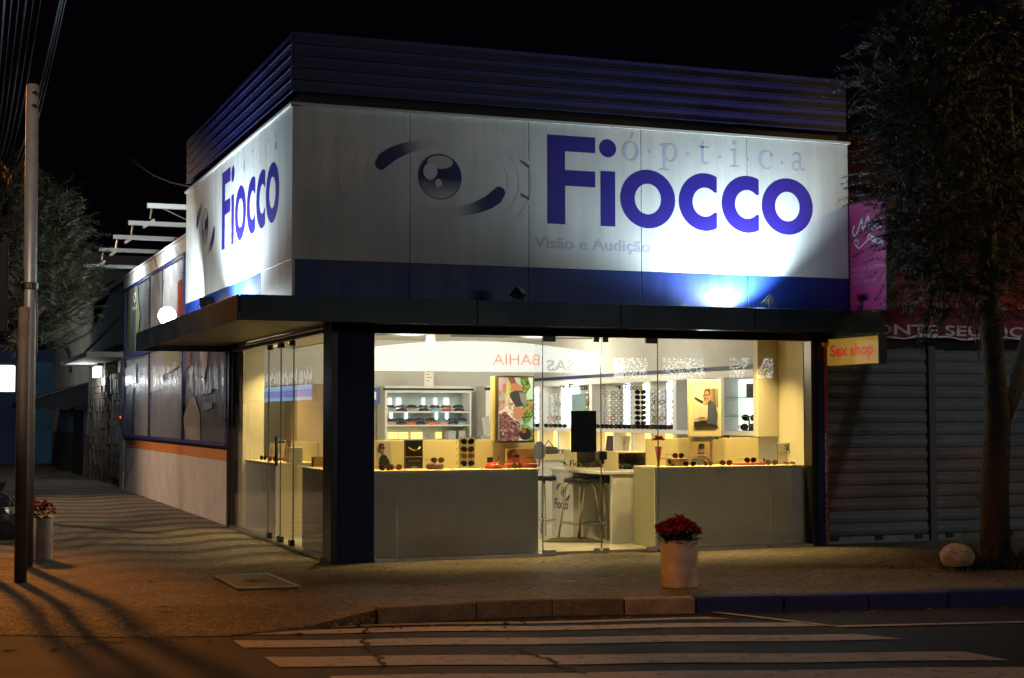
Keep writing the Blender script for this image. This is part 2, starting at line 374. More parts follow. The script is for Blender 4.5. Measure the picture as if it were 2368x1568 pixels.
crack([(1190, 1492), (1235, 1510), (1290, 1535), (1350, 1560)], .014)

# ------------------------------------------------------------------ the optical shop
shop = thing('optical_shop', 'blue and white corner optical shop with glass front, canopy and louvred parapet', 'shop')
Zc0, Zc1, Zs = 2.157, 2.363, 2.225        # canopy lip, canopy top, soffit
GRIT = mat('dirty_wall', (.62, .58, .55), .85, noise=(2.2, .18), bump=(12, .15))
GREYP = mat('painted_shadow_patch', (.16, .19, .25), .85, noise=(5, .3))  # colour of a painted pole shadow on the side wall, left unused
# side wall (real thickness), painted band and ledge
MB().box(0, .18, 5.13, 15.6, -.05, .80).build('wall', GRIT, shop)
mb = MB(); mb.box(-.004, .16, 5.13, 15.5, .80, .945); mb.build('painted_band', ORANGE, shop)
MB().box(.01, .18, 5.13, 15.6, .945, 3.72).build('wall', mat('upper_side_wall', (.5, .5, .5), .8, noise=(2, .1)), shop)
mb = MB(); mb.box(-.05, .18, 5.3, 15.62, 3.72, 3.93); mb.box(-.07, .18, 5.3, 15.64, 3.93, 3.965); mb.build('parapet_band', mat('cream_parapet', (.62, .60, .56), .7, noise=(3, .1)), shop)
mb = MB(); mb.box(-.03, .02, 5.2, 15.58, .955, .985); mb.build('ledge', BRONZE, shop)
# upper box behind the signs, louvre screens
MB().box(-.44, 5.2, -.38, 5.44, 2.4, 4.70).build('upper_wall', DARK, shop)
def louvres(front):
    mb = MB(); n = 5; pitch = (4.80-4.255)/n
    for k in range(n):
        zt = 4.80-k*pitch; zb = zt-pitch*.94
        if front:
            pr = [Vector((-.515, y_, z_)) for y_, z_ in ((-.455, zt-.004), (-.40, zt-.004), (-.40, zb), (-.462, zb-.004), (-.462, zb+.008), (-.452, zb+.010))]
            mb.prism(pr, (5.78, 0, 0))
        else:
            pr = [Vector((x_, -.463, z_)) for x_, z_ in ((-.506, zt-.004), (-.45, zt-.004), (-.45, zb), (-.514, zb-.004), (-.514, zb+.008), (-.503, zb+.010))]
            mb.prism(pr, (0, 5.93, 0))
    return mb.build('louvre_screen', SLAT, shop)
louvres(True); louvres(False)
# canopy
def L_prism(z0, z1, o=0.0):
    return [(-1.087-o, -1.056-o, z0), (5.245, -1.056-o, z0), (5.245, 0, z0), (0, 0, z0), (0, 5.389, z0), (-1.087-o, 5.389, z0)], (0, 0, z1-z0)
mb = MB(); mb.prism(*L_prism(2.30, Zc1)); can = mb.build('canopy', FASCIA, shop)
mb = MB(); mb.prism(*L_prism(Zs, 2.297)); mb.build('soffit', mat('soffit_board', (.04, .036, .03), .55, noise=(3, .2)), shop)
xs = [-1.087, 1.02, 2.42, 3.82, 5.245]
for a, b in zip(xs, xs[1:]):
    MB().box(a+.003, b-.003, -1.078, -1.058, Zc0, Zc1+.012).build('fascia_panel', FASCIA, shop, bevel=.003)
ys = [-1.056, 1.1, 3.25, 5.389]
for a, b in zip(ys, ys[1:]):
    MB().box(-1.109, -1.089, a+.003, b-.003, Zc0, Zc1+.012).build('fascia_panel', FASCIA, shop, bevel=.003)
MB().box(5.247, 5.27, -1.076, 0, Zc0, Zc1+.012).build('fascia_end', FASCIA, shop); MB().box(-1.11, 0, 5.39, 5.41, Zc0, Zc1+.012).build('fascia_end', FASCIA, shop)
# corner column, right jamb
MB().box(.03, .379, -.03, .2, -.02, Zs).build('column', NAVY, shop, bevel=.006)
mb = MB(); mb.box(-.035, .028, -.04, .035, -.02, Zs); mb.box(-.03, .0, .04, .30, 0, Zs); mb.build('corner_jamb', BRONZE, shop, bevel=.004)
mb = MB(); mb.box(5.07, 5.10, -.05, .10, -.02, Zs); mb.box(5.115, 5.135, -.03, .10, -.02, Zs); mb.build('window_jamb', BRONZE, shop, bevel=.003)
MB().box(5.14, 5.235, -.04, .3, -.02, Zs).build('column', NAVY, shop, bevel=.005)
mb = MB(); mb.box(-.04, .0, 5.0, 5.13, 0, Zs); mb.box(-.02, .04, 4.86, 4.98, 0, Zs); mb.build('window_jamb', BRONZE, shop, bevel=.004)
# front glazing
mb = MB(); mb.box(.38, 5.07, -.045, .03, 2.125, 2.205); mb.build('header_bar', BRONZE, shop, bevel=.004)
for a, b in ((.38, 2.08), (3.32, 5.07)): MB().box(a, b, -.05, .05, -.01, .028).build('sill', STEEL, shop)
def pane(x0, x1, name='window_pane', parent=shop, y=0.0, z0=.03, z1=2.124):
    return MB().face([(x0, y, z0), (x1, y, z0), (x1, y, z1), (x0, y, z1)]).build(name, GLASS, parent)
pane(.385, 2.075); pane(3.327, 5.065)
FRONT = lambda x, z, y=0.0: Frame((x, y, z), (1, 0, 0), (0, 0, 1))
SIDE = lambda y, z, x=0.0: Frame((x, y, z), (0, -1, 0), (0, 0, 1))
for k, (x0, x1) in enumerate(((2.084, 2.697), (2.703, 3.318))):
    d = pane(x0, x1, 'glass_door', shop, .004, .012, 2.118)
    hinge, meet = (x0, x1) if k == 0 else (x1, x0); sg = 1 if k == 0 else -1
    for z0, z1 in ((2.075, 2.135), (.0, .055)):
        f = MB(); f.box(min(hinge, hinge+sg*.13), max(hinge, hinge+sg*.13), -.016, .026, z0, z1); f.build('patch_fitting', BRONZE if z0 > 1 else STEEL, d, bevel=.006)
        f = MB(); f.box(min(meet-sg*.015, meet-sg*.075), max(meet-sg*.015, meet-sg*.075), -.014, .024, z0+.005, z1); f.build('patch_fitting', BRONZE if z0 > 1 else STEEL, d, bevel=.006)
    s = .37/2.909*.52; F = FRONT(2.355 if k == 0 else 2.955, 1.607, -.001)
    merge(fiocco_letters(F, .20/2.909, .001)).build('shop_name', DECAL, d)
    eye_logo(FRONT(F.o.x-.055, 1.635, -.001), .001, s=.062, bg=(.35, .36, .37), rings=False).build('eye_logo', VC, d)
    F = FRONT(2.362 if k == 0 else 2.965, .862, -.001)
    merge(fiocco_letters(F, .20/2.909, .001)).build('shop_name', DECAL, d)
    eye_logo(FRONT(F.o.x-.055, .89, -.001), .001, s=.062, bg=(.28, .27, .22), rings=False).build('eye_logo', VC, d)
    if k == 0:
        n = MB(); n.box(2.375, 2.647, -.004, .0, .998, 1.402); nn = n.build('notice_board', mat('notice_black', (.006, .008, .014), .5), d)
        FN = FRONT(2.375, .998, -.004); gy = mat('notice_grey_ink', (.045, .045, .045), .7)
        n = MB(); poly(n, FN, [(.08, .285), (.17, .27), (.195, .30), (.17, .33), (.09, .325)], .001)
        n.build('print', gy, nn)
        n = MB()
        for zz, ww in ((.345, .19), (.225, .18), (.195, .2), (.17, .16), (.09, .19)): poly(n, FN, [(.136-ww/2, zz), (.136+ww/2, zz), (.136+ww/2, zz+.011), (.136-ww/2, zz+.011)], .001)
        n.build('print', gy, nn)
        h = MB(); h.obox((2.655, -.06, .975-.055), (.085, 0, 0), (0, .10, 0), (0, 0, .085)); h.obox((2.68, -.05, .88), (.035, 0, 0), (0, .07, 0), (0, 0, .04)); h.build('handle', mat('lock_grey', (.06, .055, .05), .4), d, bevel=.012)
EDGE = mat('glass_edge', (.10, .13, .10), .15)
for x in (2.0795, 2.700, 3.3225): MB().box(x-.0035, x+.0035, -.004, .009, .03, 2.122).build('glass_edge', EDGE, shop)
for y in (1.650, 2.250, 2.865): MB().box(-.008, .004, y-.004, y+.004, .03, 2.132).build('glass_edge', EDGE, shop)
# side glazing in the plane x=0
mb = MB(); mb.box(-.04, .03, .3, 4.86, 2.135, 2.175); mb.build('transom_bar', BRONZE, shop, bevel=.003)
mb = MB(); mb.box(-.05, .05, .3, 4.86, -.01, .03); mb.build('sill', STEEL, shop)
def spane(y0, y1, z0, z1, name='window_pane', parent=shop): return MB().face([(0, y1, z0), (0, y0, z0), (0, y0, z1), (0, y1, z1)]).build(name, GLASS, parent)
spane(.31, 1.648, .03, 2.134); spane(2.868, 4.86, .03, 2.134)
for a, b in ((.31, 1.648), (1.652, 2.25), (2.254, 2.868), (2.872, 4.86)): spane(a, b, 2.176, 2.224, 'transom_pane')
for k, (a, b) in enumerate(((1.656, 2.246), (2.254, 2.862))):
    d = spane(a, b, .035, 2.130, 'glass_door')
    hinge, meet = (a, b) if k == 0 else (b, a); sg = 1 if k == 0 else -1
    for z0, z1 in ((2.075, 2.13), (.03, .09)):
        for p, q in ((hinge, hinge+sg*.12), (meet-sg*.01, meet-sg*.08)):
            MB().box(-.024, .02, min(p, q), max(p, q), z0, z1).build('patch_fitting', BRONZE, d, bevel=.006)
    if k == 0: MB().tube([(-.06, 2.19, .83), (-.06, 2.19, 1.14)], .016, 10).tube([(-.06, 2.19, .9), (.03, 2.19, .9)], .009).tube([(-.06, 2.19, 1.08), (.03, 2.19, 1.08)], .009).build('handle', DARK, d, smooth=True)
# interior shell
TILE = mat('white_floor_tile', (.66, .62, .54), .18, noise=(2, .06))
MB().box(.05, 5.10, .06, 7.8, -.02, .03).build('floor', TILE, shop)
MB().box(.05, 5.10, .75, 7.8, 2.46, 2.5).build('ceiling', WALLW, shop)
mb = MB(); mb.box(.05, 5.10, .06, .748, 2.20, 2.222); mb.box(.05, .75, .75, 5.1, 2.20, 2.222); mb.box(.05, 5.1, .75, .765, 2.19, 2.46); mb.box(.75, .765, .765, 5.1, 2.19, 2.46); mb.build('window_soffit', WALLW, shop)
mb = MB(); mb.box(.05, 5.12, 7.8, 7.95, 0, 2.5); mb.box(5.10, 5.13, .12, 7.8, 0, 2.5); mb.box(.05, .2, 5.13, 7.8, 0, 2.5); mb.build('interior_wall', WALLW, shop)
YEL = mat('warm_white_wall', (.72, .66, .48), .6, noise=(2, .05))
mb = MB(); mb.box(5.065, 5.098, .10, 1.1, .0, 2.19); mb.box(4.81, 5.06, .60, .70, 1.13, 2.19); mb.build('pilaster', YEL, shop)
mb = MB(); mb.box(.045, .30, 4.55, 4.85, .03, 2.19); mb.build('pilaster', YEL, shop)

# ------------------------------------------------------------------ signs
fs = thing('fascia_sign', 'long white illuminated front sign with eye emblem and big blue lettering over blue band', 'sign', (2.4, -.42, 2.4), 'shop fascia signs')
sx = [-.506, .589, 1.76, 2.933, 4.105, 5.284]
for a, b in zip(sx, sx[1:]):
    p = MB().box(a+.003, b-.003, -.45, -.425, 2.751, 4.13).build('sign_panel', SIGNW, fs, bevel=.002)
    MB().box(a+.003, b-.003, -.448, -.425, 2.40, 2.748).build('blue_band', SIGNB, fs, bevel=.002)
mb = MB(); mb.box(-.52, 5.30, -.475, -.385, 4.132, 4.156); mb.build('top_trim', mat('trim_white', (.62, .6, .58), .5), fs)
FL = FRONT(1.951, 3.173, -.45)
for lb in fiocco_letters(FL, 1.0, .0008): lb.build('letter', INK, fs)
eye_logo(FRONT(.879, 3.561, -.45), .0007).build('eye_logo', VC, fs)
mb = MB(); F = FRONT(0, 0, -.45); D_ = .0008
ring(mb, F, 2.824, 3.917, .09, .096, .055, .084, D_); poly(mb, F, [(2.81, 4.04), (2.85, 4.11), (2.875, 4.095), (2.825, 4.035)], D_)
def dot(x, z, r=.016): poly(mb, F, ell(x, z, r, r*1.05, 14), D_)
for x, z in ((3.025, 3.925), (3.445, 3.92), (3.80, 3.915), (4.115, 3.905), (4.505, 3.895)): dot(x, z)
def serif(x, z, w_=.055): poly(mb, F, [(x-w_, z-.008), (x+w_, z-.008), (x+w_, z+.008), (x-w_, z+.008)], D_)
poly(mb, F, [(3.172, 3.76), (3.202, 3.76), (3.202, 4.02), (3.14, 3.995), (3.14, 3.985), (3.172, 3.985)], D_); serif(3.187, 3.755)
ring(mb, F, 3.253, 3.925, .083, .092, .048, .078, D_+.0003)
poly(mb, F, [(3.60, 4.06), (3.622, 4.06), (3.622, 3.87), (3.64, 3.85), (3.675, 3.858), (3.672, 3.842), (3.63, 3.826), (3.592, 3.85), (3.592, 4.01)], D_); serif(3.62, 4.004, .06)
poly(mb, F, [(3.95, 3.835), (3.98, 3.835), (3.98, 4.01), (3.92, 3.995), (3.92, 3.985), (3.95, 3.985)], D_); serif(3.964, 3.832, .05); dot(3.962, 4.07, .022)
A = ell(4.322, 3.917, .09, .096, 30, 42, 318); B = ell(4.333, 3.917, .060, .084, 30, 42, 318)
for k in range(29): mb.face([F.P(*A[k], D_), F.P(*A[k+1], D_), F.P(*B[k+1], D_), F.P(*B[k], D_)])
dot(4.387, 3.965, .02)
ring(mb, F, 4.672, 3.876, .055, .05, .033, .038, D_); poly(mb, F, [(4.70, 3.99), (4.727, 3.98), (4.727, 3.86), (4.745, 3.843), (4.775, 3.85), (4.77, 3.835), (4.735, 3.825), (4.70, 3.85)], D_+.0003)
A = ell(4.675, 3.96, .052, .052, 12, 20, 160); B = ell(4.672, 3.956, .03, .036, 12, 20, 160)
for k in range(11): mb.face([F.P(*A[k], D_+.0005), F.P(*A[k+1], D_+.0005), F.P(*B[k+1], D_+.0005), F.P(*B[k], D_+.0005)])
mb.build('word_above', INKP, fs)
text_mb('Visão e Audição', F, 1.82, 2.94, .108, 1.21, D_, bold=.012).build('tagline', INKP, fs)
mb = MB()
for k in range(3):
    A = ell(2.99+.058*k, 2.972, .13, .085, 10, -48, 48); wd = .012
    for j in range(9): mb.face([F.P(A[j][0], A[j][1], D_), F.P(A[j][0]+wd, A[j][1], D_), F.P(A[j+1][0]+wd, A[j+1][1], D_), F.P(A[j+1][0], A[j+1][1], D_)])
mb.build('sound_waves', INKV, fs)
mb = MB()
for z in (3.705, 3.40): mb.prism([(1.751, -.451, z+.018), (1.769, -.451, z+.012), (1.76, -.451, z-.014)], (0, -.012, 0))
mb.build('seam_clip', STEEL, fs)

ss = thing('fascia_sign', 'side-street sign with the same blue lettering foreshortened round the corner', 'sign', (-.47, 2.4, 2.4), 'shop fascia signs')
sy_ = [-.452, .90, 2.20, 3.52, 5.459]
for a, b in zip(sy_, sy_[1:]):
    MB().box(-.506, -.48, a+.003, b-.003, 2.751, 4.13).build('sign_panel', SIGNW, ss, bevel=.002)
    MB().box(-.504, -.48, a+.003, b-.003, 2.40, 2.748).build('blue_band', SIGNB if a > .5 else SIGNW, ss, bevel=.002)
MB().box(-.53, -.44, -.474, 5.47, 4.132, 4.156).build('top_trim', MATS['trim_white'], ss)
FL = SIDE(3.0, 3.173, -.506)
for lb in fiocco_letters(FL, 1.0, .0008): lb.build('letter', INK, ss)
eye_logo(SIDE(4.07, 3.56, -.506), .0007).build('eye_logo', VC, ss)
F2 = SIDE(4.951, 0, -.506)
wm = [o for o in fs.children if o.name.startswith('word_above')][0]
m2 = MB()
for v in wm.data.vertices:
    p = v.co+ORG[fs.name]; m2.vert(F2.P(p.x, p.z, D_))
for p in wm.data.polygons: m2.f.append(list(p.vertices)); m2.m.append(0)
m2.build('word_above', INKV, ss)
text_mb('Visão e Audição', F2, 1.82, 2.94, .108, 1.21, D_, bold=.012).build('tagline', INKV, ss)

# ------------------------------------------------------------------ floodlights on the canopy
LENSOFF = mat('lamp_glass_dull', (.1, .12, .14), .1)
LENSON = mat('lamp_glass_lit', (1, 1, 1), .3, emit=(.80, 1.0, .98), es=60)
def floodlight(loc, aim, label, on, size=(.15, .11), yawz=0.0):
    t = thing('floodlight', label, 'floodlight', loc, 'floodlights on the canopy')
    d = Vector(aim).normalized(); s = d.cross(Vector((0, 0, 1))).normalized(); u = s.cross(d); L0 = Vector(loc); c = L0+Vector((0, 0, .085))
    h = MB(); a, b = size
    q = lambda k, dd: [c+s*(k*a*i)+u*(k*b*j)+d*dd for i, j in ((-.5, -.5), (.5, -.5), (.5, .5), (-.5, .5))]
    f0, f1 = q(1, .03), q(.62, -.05); h.face(f1[::-1]); 
    for i in range(4): h.face([f0[i], f0[(i+1) % 4], f1[(i+1) % 4], f1[i]][::-1])
    for i in range(4): h.face([f0[i], f0[(i+1) % 4], q(1.08, .03)[(i+1) % 4], q(1.08, .03)[i]])
    h.build('housing', DARK, t)
    l = MB(); l.face(q(.96, .022)); l.build('lens', LENSON if on else LENSOFF, t)
    br = MB(); br.tube([c+s*a*.62, c+s*a*.62-Vector((0, 0, .08)), c-s*a*.62-Vector((0, 0, .08)), c-s*a*.62], .006); br.tube([L0, L0+Vector((.06, .03, .004)), L0+Vector((.2, .06, .004))], .005)
    br.build('bracket', DARK, t)
    return t
floodlight((4.05, -.93, 2.375), (-.75, .35, .75), 'black floodlight on the right of the canopy leaning beside the bright pool', False)
floodlight((1.47, -.93, 2.375), (-.5, .5, .6), 'small unlit black floodlight on the canopy below the eye emblem', False)
floodlight((-.95, 1.35, 2.375), (.5, .6, .6), 'black floodlight at the canopy corner washing the side sign', False)
t = floodlight((-.99, 3.66, 2.375), (-.25, -.9, -.02), 'dazzling white floodlight at the far end of the side canopy', False, (.15, .15))
bl = MB(); d = Vector((-.25, -.9, -.02)).normalized(); s = d.cross(Vector((0, 0, 1))).normalized(); u = s.cross(d); c = Vector((-.99, 3.66, 2.485))+d*.035
bl.face([c+s*.098*math.cos(k*math.pi/12)+u*.098*math.sin(k*math.pi/12) for k in range(24)]); bl.build('bulb', LENSON, t)

# ------------------------------------------------------------------ banners on the side wall
def foil(name, col, rough=.36):
    m = mat(name, col, rough, noise=(3, .25), coat=.25)
    nt = m.node_tree; b = nt.nodes['Principled BSDF']; geo = [n for n in nt.nodes if n.type == 'NEW_GEOMETRY'][0]
    mp = nt.nodes.new('ShaderNodeMapping'); mp.inputs['Scale'].default_value = (1, 3.2, .45); nt.links.new(geo.outputs['Position'], mp.inputs['Vector'])
    n = nt.nodes.new('ShaderNodeTexNoise'); n.inputs['Scale'].default_value = 1.6; n.inputs['Detail'].default_value = 5; n.inputs['Distortion'].default_value = .6
    nt.links.new(mp.outputs[0], n.inputs['Vector'])
    bp = nt.nodes.new('ShaderNodeBump'); bp.inputs['Strength'].default_value = .3; bp.inputs['Distance'].default_value = .05
    nt.links.new(n.outputs['Fac'], bp.inputs['Height']); nt.links.new(bp.outputs['Normal'], b.inputs['Normal']); nt.links.new(bp.outputs['Normal'], b.inputs['Coat Normal'])
    return m
B_DK = foil('banner_dark', (.13, .135, .135)); B_GR = foil('banner_grey', (.23, .25, .28)); B_WH = foil('banner_white', (.62, .64, .66)); B_MID = foil('banner_mid', (.34, .35, .36))
B_BR = foil('banner_brown', (.22, .12, .09)); B_OL = foil('banner_olive', (.27, .27, .15)); B_RD = foil('banner_red', (.5, .04, .03)); B_SK = foil('banner_skin', (.42, .36, .33))
FRB = mat('banner_blue_frame', (.012, .02, .16), .5)
def banner(y1, y0, z0, z1, base, items, label):
    t = thing('wall_banner', label, 'banner', (0, (y0+y1)/2, z0), 'vinyl banners along the side wall')
    F = SIDE(y1, z0, -.012); W, H = y1-y0, z1-z0; n = 26; mb = MB()
    for i in range(n):
        for j in range(8):
            f = lambda a, b: F.P(a/n*W, b/8*H, .006*math.sin(a*1.7+b)+.004*math.sin(b*3.1+a*.6))
            mb.face([f(i, j), f(i+1, j), f(i+1, j+1), f(i, j+1)])
    sh = mb.build('vinyl_sheet', base, t, smooth=True)
    mm, ms = art(F, W, H, items, d0=.014); mm.build('print', ms, sh) if items else None
    fr = MB()
    for (a0, a1, b0, b1) in ((0, W, -.02, .03), (0, W, H-.03, H+.01), (-.03, .05, 0, H), (W-.05, W+.03, 0, H)):
        fr.obox(F.P(a0, b0, -.005), F.u*(a1-a0), F.v*(b1-b0), F.n*.035)
    fr.build('frame', FRB, t)
    lc = MB()
    for k in range(7):
        for a in (.03, W-.03): lc.obox(F.P(a-.05, H*(k+.5)/7, .03), F.u*.1, F.v*.012, F.n*.008)
    lc.build('lacing', mat('lacing_cord', (.03, .03, .05), .7), t)
    return t
yA, yB, yC, yD = 15.55, 12.15, 8.62, 5.2
b1 = banner(yA, yB, 2.47, 3.70, B_DK, [(B_OL, [(.1, 0), (.5, 0), (.62, .5), (.5, 1), (.15, 1)]), (B_DK, [(.3, 0), (.42, 0), (.46, .8), (.34, 1)]), (B_MID, [(.72, 0), (1, 0), (1, .4)])], 'dark upper banner with a white ring logo farthest along the side wall')
mb = MB(); F = SIDE(yA, 2.47, -.03); ring(mb, F, 1.45, 1.0, .16, .09, .10, .06, .003); text_mbx = text_mb('OAKLEY', F, 1.15, .78, .07, .62, .003)
mb = merge([mb, text_mbx]); mb.build('logo', mat('logo_white', (.75, .75, .75), .5), b1)
b2 = banner(yB, yC, 2.47, 3.70, B_WH, [(B_MID, [(0, 0), (.38, 0), (.38, 1), (0, 1)]), (B_BR, [(.36, .10), (.42, 0), (.62, 0), (.66, .12), (.66, .38), (.5, .44), (.36, .40)]), (B_RD, [(.83, .30), (1, .30), (1, .72), (.83, .72)])], 'bright white upper banner with a red square and dark oval shape')
banner(yA, yB, 1.0, 2.44, B_MID, [(B_GR, [(.1, 0), (.3, 0), (.4, .6), (.2, .6)]), (B_DK, [(.32, 0), (.36, 0), (.4, .5), (.36, .5)]), (B_WH, [(0, .62), (.5, .66), (.5, .9), (0, .86)])], 'pale grey lower banner farthest along the side wall, shining at its left')
banner(yB, yC, 1.0, 2.44, B_GR, [(B_MID, [(0, .52), (.45, .55), (.45, 1), (0, 1)]), (B_OL, [(.45, .70), (.72, .72), (1, .8), (1, 1), (.45, 1)]), (B_GR, [(.45, 0), (1, 0), (1, .66), (.45, .63)])], 'grey middle lower banner with an olive patch at its top')
banner(yC, yD, 1.0, 2.44, B_DK, [(B_SK, [(.0, .22), (.18, .44), (.30, .42), (.42, .28), (.44, 0), (.1, 0)]), (B_SK, [(.40, 1), (.62, 1), (.60, .8), (.50, .55), (.44, .6)]), (B_BR, [(.05, 1), (.2, 1), (.18, .75), (.02, .7)]), (B_MID, [(.40, .44), (.68, .46), (.68, .50), (.40, .48)]), (B_MID, [(.5, .30), (.70, .32), (.70, .38), (.5, .36)])], 'dark lower banner with a pale figure beside the glass corner')

# ------------------------------------------------------------------ street beyond the shop
OLDW = mat('old_plaster', (.42, .41, .37), .9, noise=(1.5, .35), bump=(9, .3)); OLDB = mat('brown_dado', (.22, .12, .07), .9, noise=(1.8, .35))
STONE = mat('stone_cladding', (.17, .13, .09), .5, noise=(4, .4)); BLUEW = mat('sky_blue_plaster', (.06, .19, .33), .85, noise=(1.5, .25)); DKB = mat('dark_blue_trim', (.02, .05, .16), .7)
GREYW = mat('grey_blue_render', (.26, .30, .36), .85, noise=(1.5, .25)); DOORB = mat('dark_door', (.02, .017, .015), .5)
h = thing('terrace_house', 'narrow grey house with flat entrance slab and stone pillars beside the bannered wall', 'house', (0.5, 17, 0))
mb = MB(); mb.box(.02, .4, 15.66, 21.6, 2.75, 3.86); mb.build('wall', GREYW, h)
mb = MB(); mb.box(.0, .42, 15.6, 18.4, 3.86, 3.93); mb.build('roof', DARK, h)
mb = MB(); mb.prism([(.02, 18.4, 3.86), (.02, 21.6, 3.86), (.02, 21.6, 3.3)], (.38, 0, 0)); mb.build('gable', mat('weathered_wall', (.14, .12, .11), .9, noise=(2, .4)), h)
mb = MB(); mb.box(-.70, .0, 15.66, 21.3, 2.46, 2.56); mb.build('entrance_slab', mat('slab_cream', (.45, .44, .38), .7, noise=(3, .15)), h)
MB().tube([(-.6, 17.2, 2.58), (-.02, 16.2, 3.25)], .025).build('slab_brace', STEEL, h)
mb = MB(); mb.box(-.02, .3, 15.64, 16.2, 0, 2.46); mb.build('door_jamb', GRIT, h)
mb = MB(); mb.box(.12, .4, 16.2, 17.8, 0, 2.46); mb.build('door', DOORB, h)
def stones(mb, x, y0, y1, z0, z1):
    z = z0
    while z < z1:
        hh = random.uniform(.10, .2); y = y0
        while y < y1:
            ww = random.uniform(.08, .22); mb.box(x-random.uniform(.0, .05), x+.3, y+.008, min(y+ww, y1)-.004, z+.006, min(z+hh, z1)-.004); y += ww
        z += hh
mb = MB(); stones(mb, .0, 18.6, 21.6, 0, 2.46); mb.build('stone_pillar', STONE, h)
mb = MB(); stones(mb, .02, 16.4, 17.9, .15, 2.2); mb.build('stone_pillar', mat('pale_stone', (.30, .29, .24), .6, noise=(4, .3)), h)
LIT = mat('lit_sign_white', (.9, .9, .9), .4, emit=(.85, .95, 1), es=3.2)
t = thing('porch_light', 'small bright white porch light under the entrance slab', 'lamp', (-.1, 19.5, 2.2))
MB().box(-.14, -.06, 19.1, 20.1, 2.18, 2.40).build('diffuser', LIT, t); MB().box(-.15, -.05, 19.05, 20.15, 2.40, 2.455).build('housing', DARK, t)
t = thing('intercom', 'black wall intercom with a tiny red light beside the grey door jamb', 'intercom', (-.02, 15.85, 1.25))
MB().box(-.05, -.021, 15.72, 16.0, 1.2, 1.62).build('housing', DARK, t); MB().box(-.056, -.05, 15.83, 15.88, 1.32, 1.36).build('indicator', mat('red_led', (1, .05, .02), .4, emit=(1, .05, .02), es=6), t)
h = thing('old_house', 'old pale plaster house with crumbling cornice, brown dado and dark awning', 'house', (.5, 27, 0))
MB().box(.0, .5, 21.65, 32.4, .95, 4.0).build('wall', OLDW, h); MB().box(-.01, .5, 21.66, 32.4, -.2, .95).build('dado', OLDB, h)
mb = MB()
for o, z0, z1 in ((.16, 3.95, 4.02), (.10, 3.86, 3.95), (.05, 3.78, 3.86), (.05, 3.25, 3.31)): mb.box(-o, .55, 21.7-o, 32.4+o, z0, z1)
for k in range(22): mb.box(-.09, .0, 22.0+k*.47, 22.2+k*.47, 3.52, 3.77)
mb.build('cornice', OLDW, h)
MB().prism([(-.05, 21.7, 4.02), (-.05, 32.4, 4.02), (.5, 32.4, 4.4), (.5, 21.7, 4.4)], (0, 0, .05)).build('roof', DARK, h)
MB().box(-.03, .1, 23.0, 25.6, 0, 2.0).build('door', DOORB, h)
h2 = MB(); h2.tube([(-.03, 27.6, 3.1), (-.02, 26.9, 2.95), (-.02, 26.5, 2.5)], .06); h2.build('stain', mat('stain_dark', (.05, .045, .04), .9), h)
a = thing('awning', 'dark sloping shop awning with scalloped hem on the old house', 'awning', (-.7, 25, 1.75))
mb = MB(); mb.face([(0, 22.4, 2.12), (0, 29, 2.12), (-1.3, 29, 1.72), (-1.3, 22.4, 1.72)]); mb.face([(0, 22.4, 2.12), (-1.3, 22.4, 1.72), (-1.3, 22.4, 1.56), (0, 22.4, 1.60)])
for k in range(11):
    y0 = 22.4+k*.6; mb.face([(-1.3, y0, 1.72), (-1.3, y0+.6, 1.72), (-1.3, y0+.6, 1.60), (-1.3, y0+.45, 1.54), (-1.3, y0+.15, 1.54), (-1.3, y0, 1.60)])
for k in range(4):
    x0 = -1.3+k*.32; mb.face([(x0, 22.4, 1.575), (x0+.32, 22.4, 1.585), (x0+.24, 22.4, 1.51), (x0+.08, 22.4, 1.51)])
mb.build('canvas', mat('awning_canvas', (.012, .013, .02), .8), a)
mb = MB(); mb.tube([(-1.3, 22.38, 1.73), (-.0, 22.38, 2.13)], .018); mb.build('frame', STEEL, a)
h = thing('blue_house', 'sky blue house standing past the old plaster house', 'house', (-.8, 34, 0))
MB().box(-3.4, .4, 33.0, 40, -.2, 2.95).build('wall', BLUEW, h); MB().box(-3.5, .45, 32.95, 40, 2.95, 3.3).build('roof', DKB, h)
mb = MB(); mb.box(-1.55, -1.0, 32.93, 33.1, -.2, 2.2); mb.build('door', DKB, h)
h = thing('dark_shop', 'dark shuttered shop across the side street behind the poles', 'shop', (-5, 30, 0))
mb = MB(); mb.box(-12, -3.6, 30, 40, -.2, 3.1); mb.build('wall', mat('dim_brown_wall', (.06, .045, .035), .9, noise=(2, .3)), h)
mb = MB()
for k in range(8): mb.box(-5.3+k*.2, -5.22+k*.2, 29.93, 30, .1, 1.7)
mb.build('bars', STEEL, h)
MB().prism([(-6, 30, 2.35), (-6, 28.7, 1.8), (-6, 30, 1.8)], (2.2, 0, 0)).build('awning', MATS['awning_canvas'], h)
p0, p1 = ony(-30, 905, 24), ony(35, 845, 24)
t = thing('lit_sign', 'glowing white box sign cut by the left edge of the picture', 'sign', (p0.x+.6, 24, p0.z))
MB().box(p0.x, p1.x, 24, 24.2, p0.z, p1.z).build('panel', mat('box_sign_white', (.9, .9, .9), .4, emit=(.93, .97, 1), es=4), t)
mb = MB(); mb.box(p0.x-.02, p1.x+.02, 24.03, 24.24, p1.z+.002, p1.z+.03); mb.box(p0.x-.02, p1.x+.02, 24.03, 24.24, p0.z-.03, p0.z-.002); mb.tube([(p0.x+.2, 24.2, p0.z), (p0.x+.2, 24.2, -.1)], .05); mb.build('frame', DARK, t)
q = [onx(*p, .6) for p in ((165, 780), (165, 600))]
h = thing('rear_building', 'pale grey-green building wall rising behind the side street houses', 'building', (1, 44, 0))
p0, p1 = ony(165, 780, 44), ony(380, 596, 44)
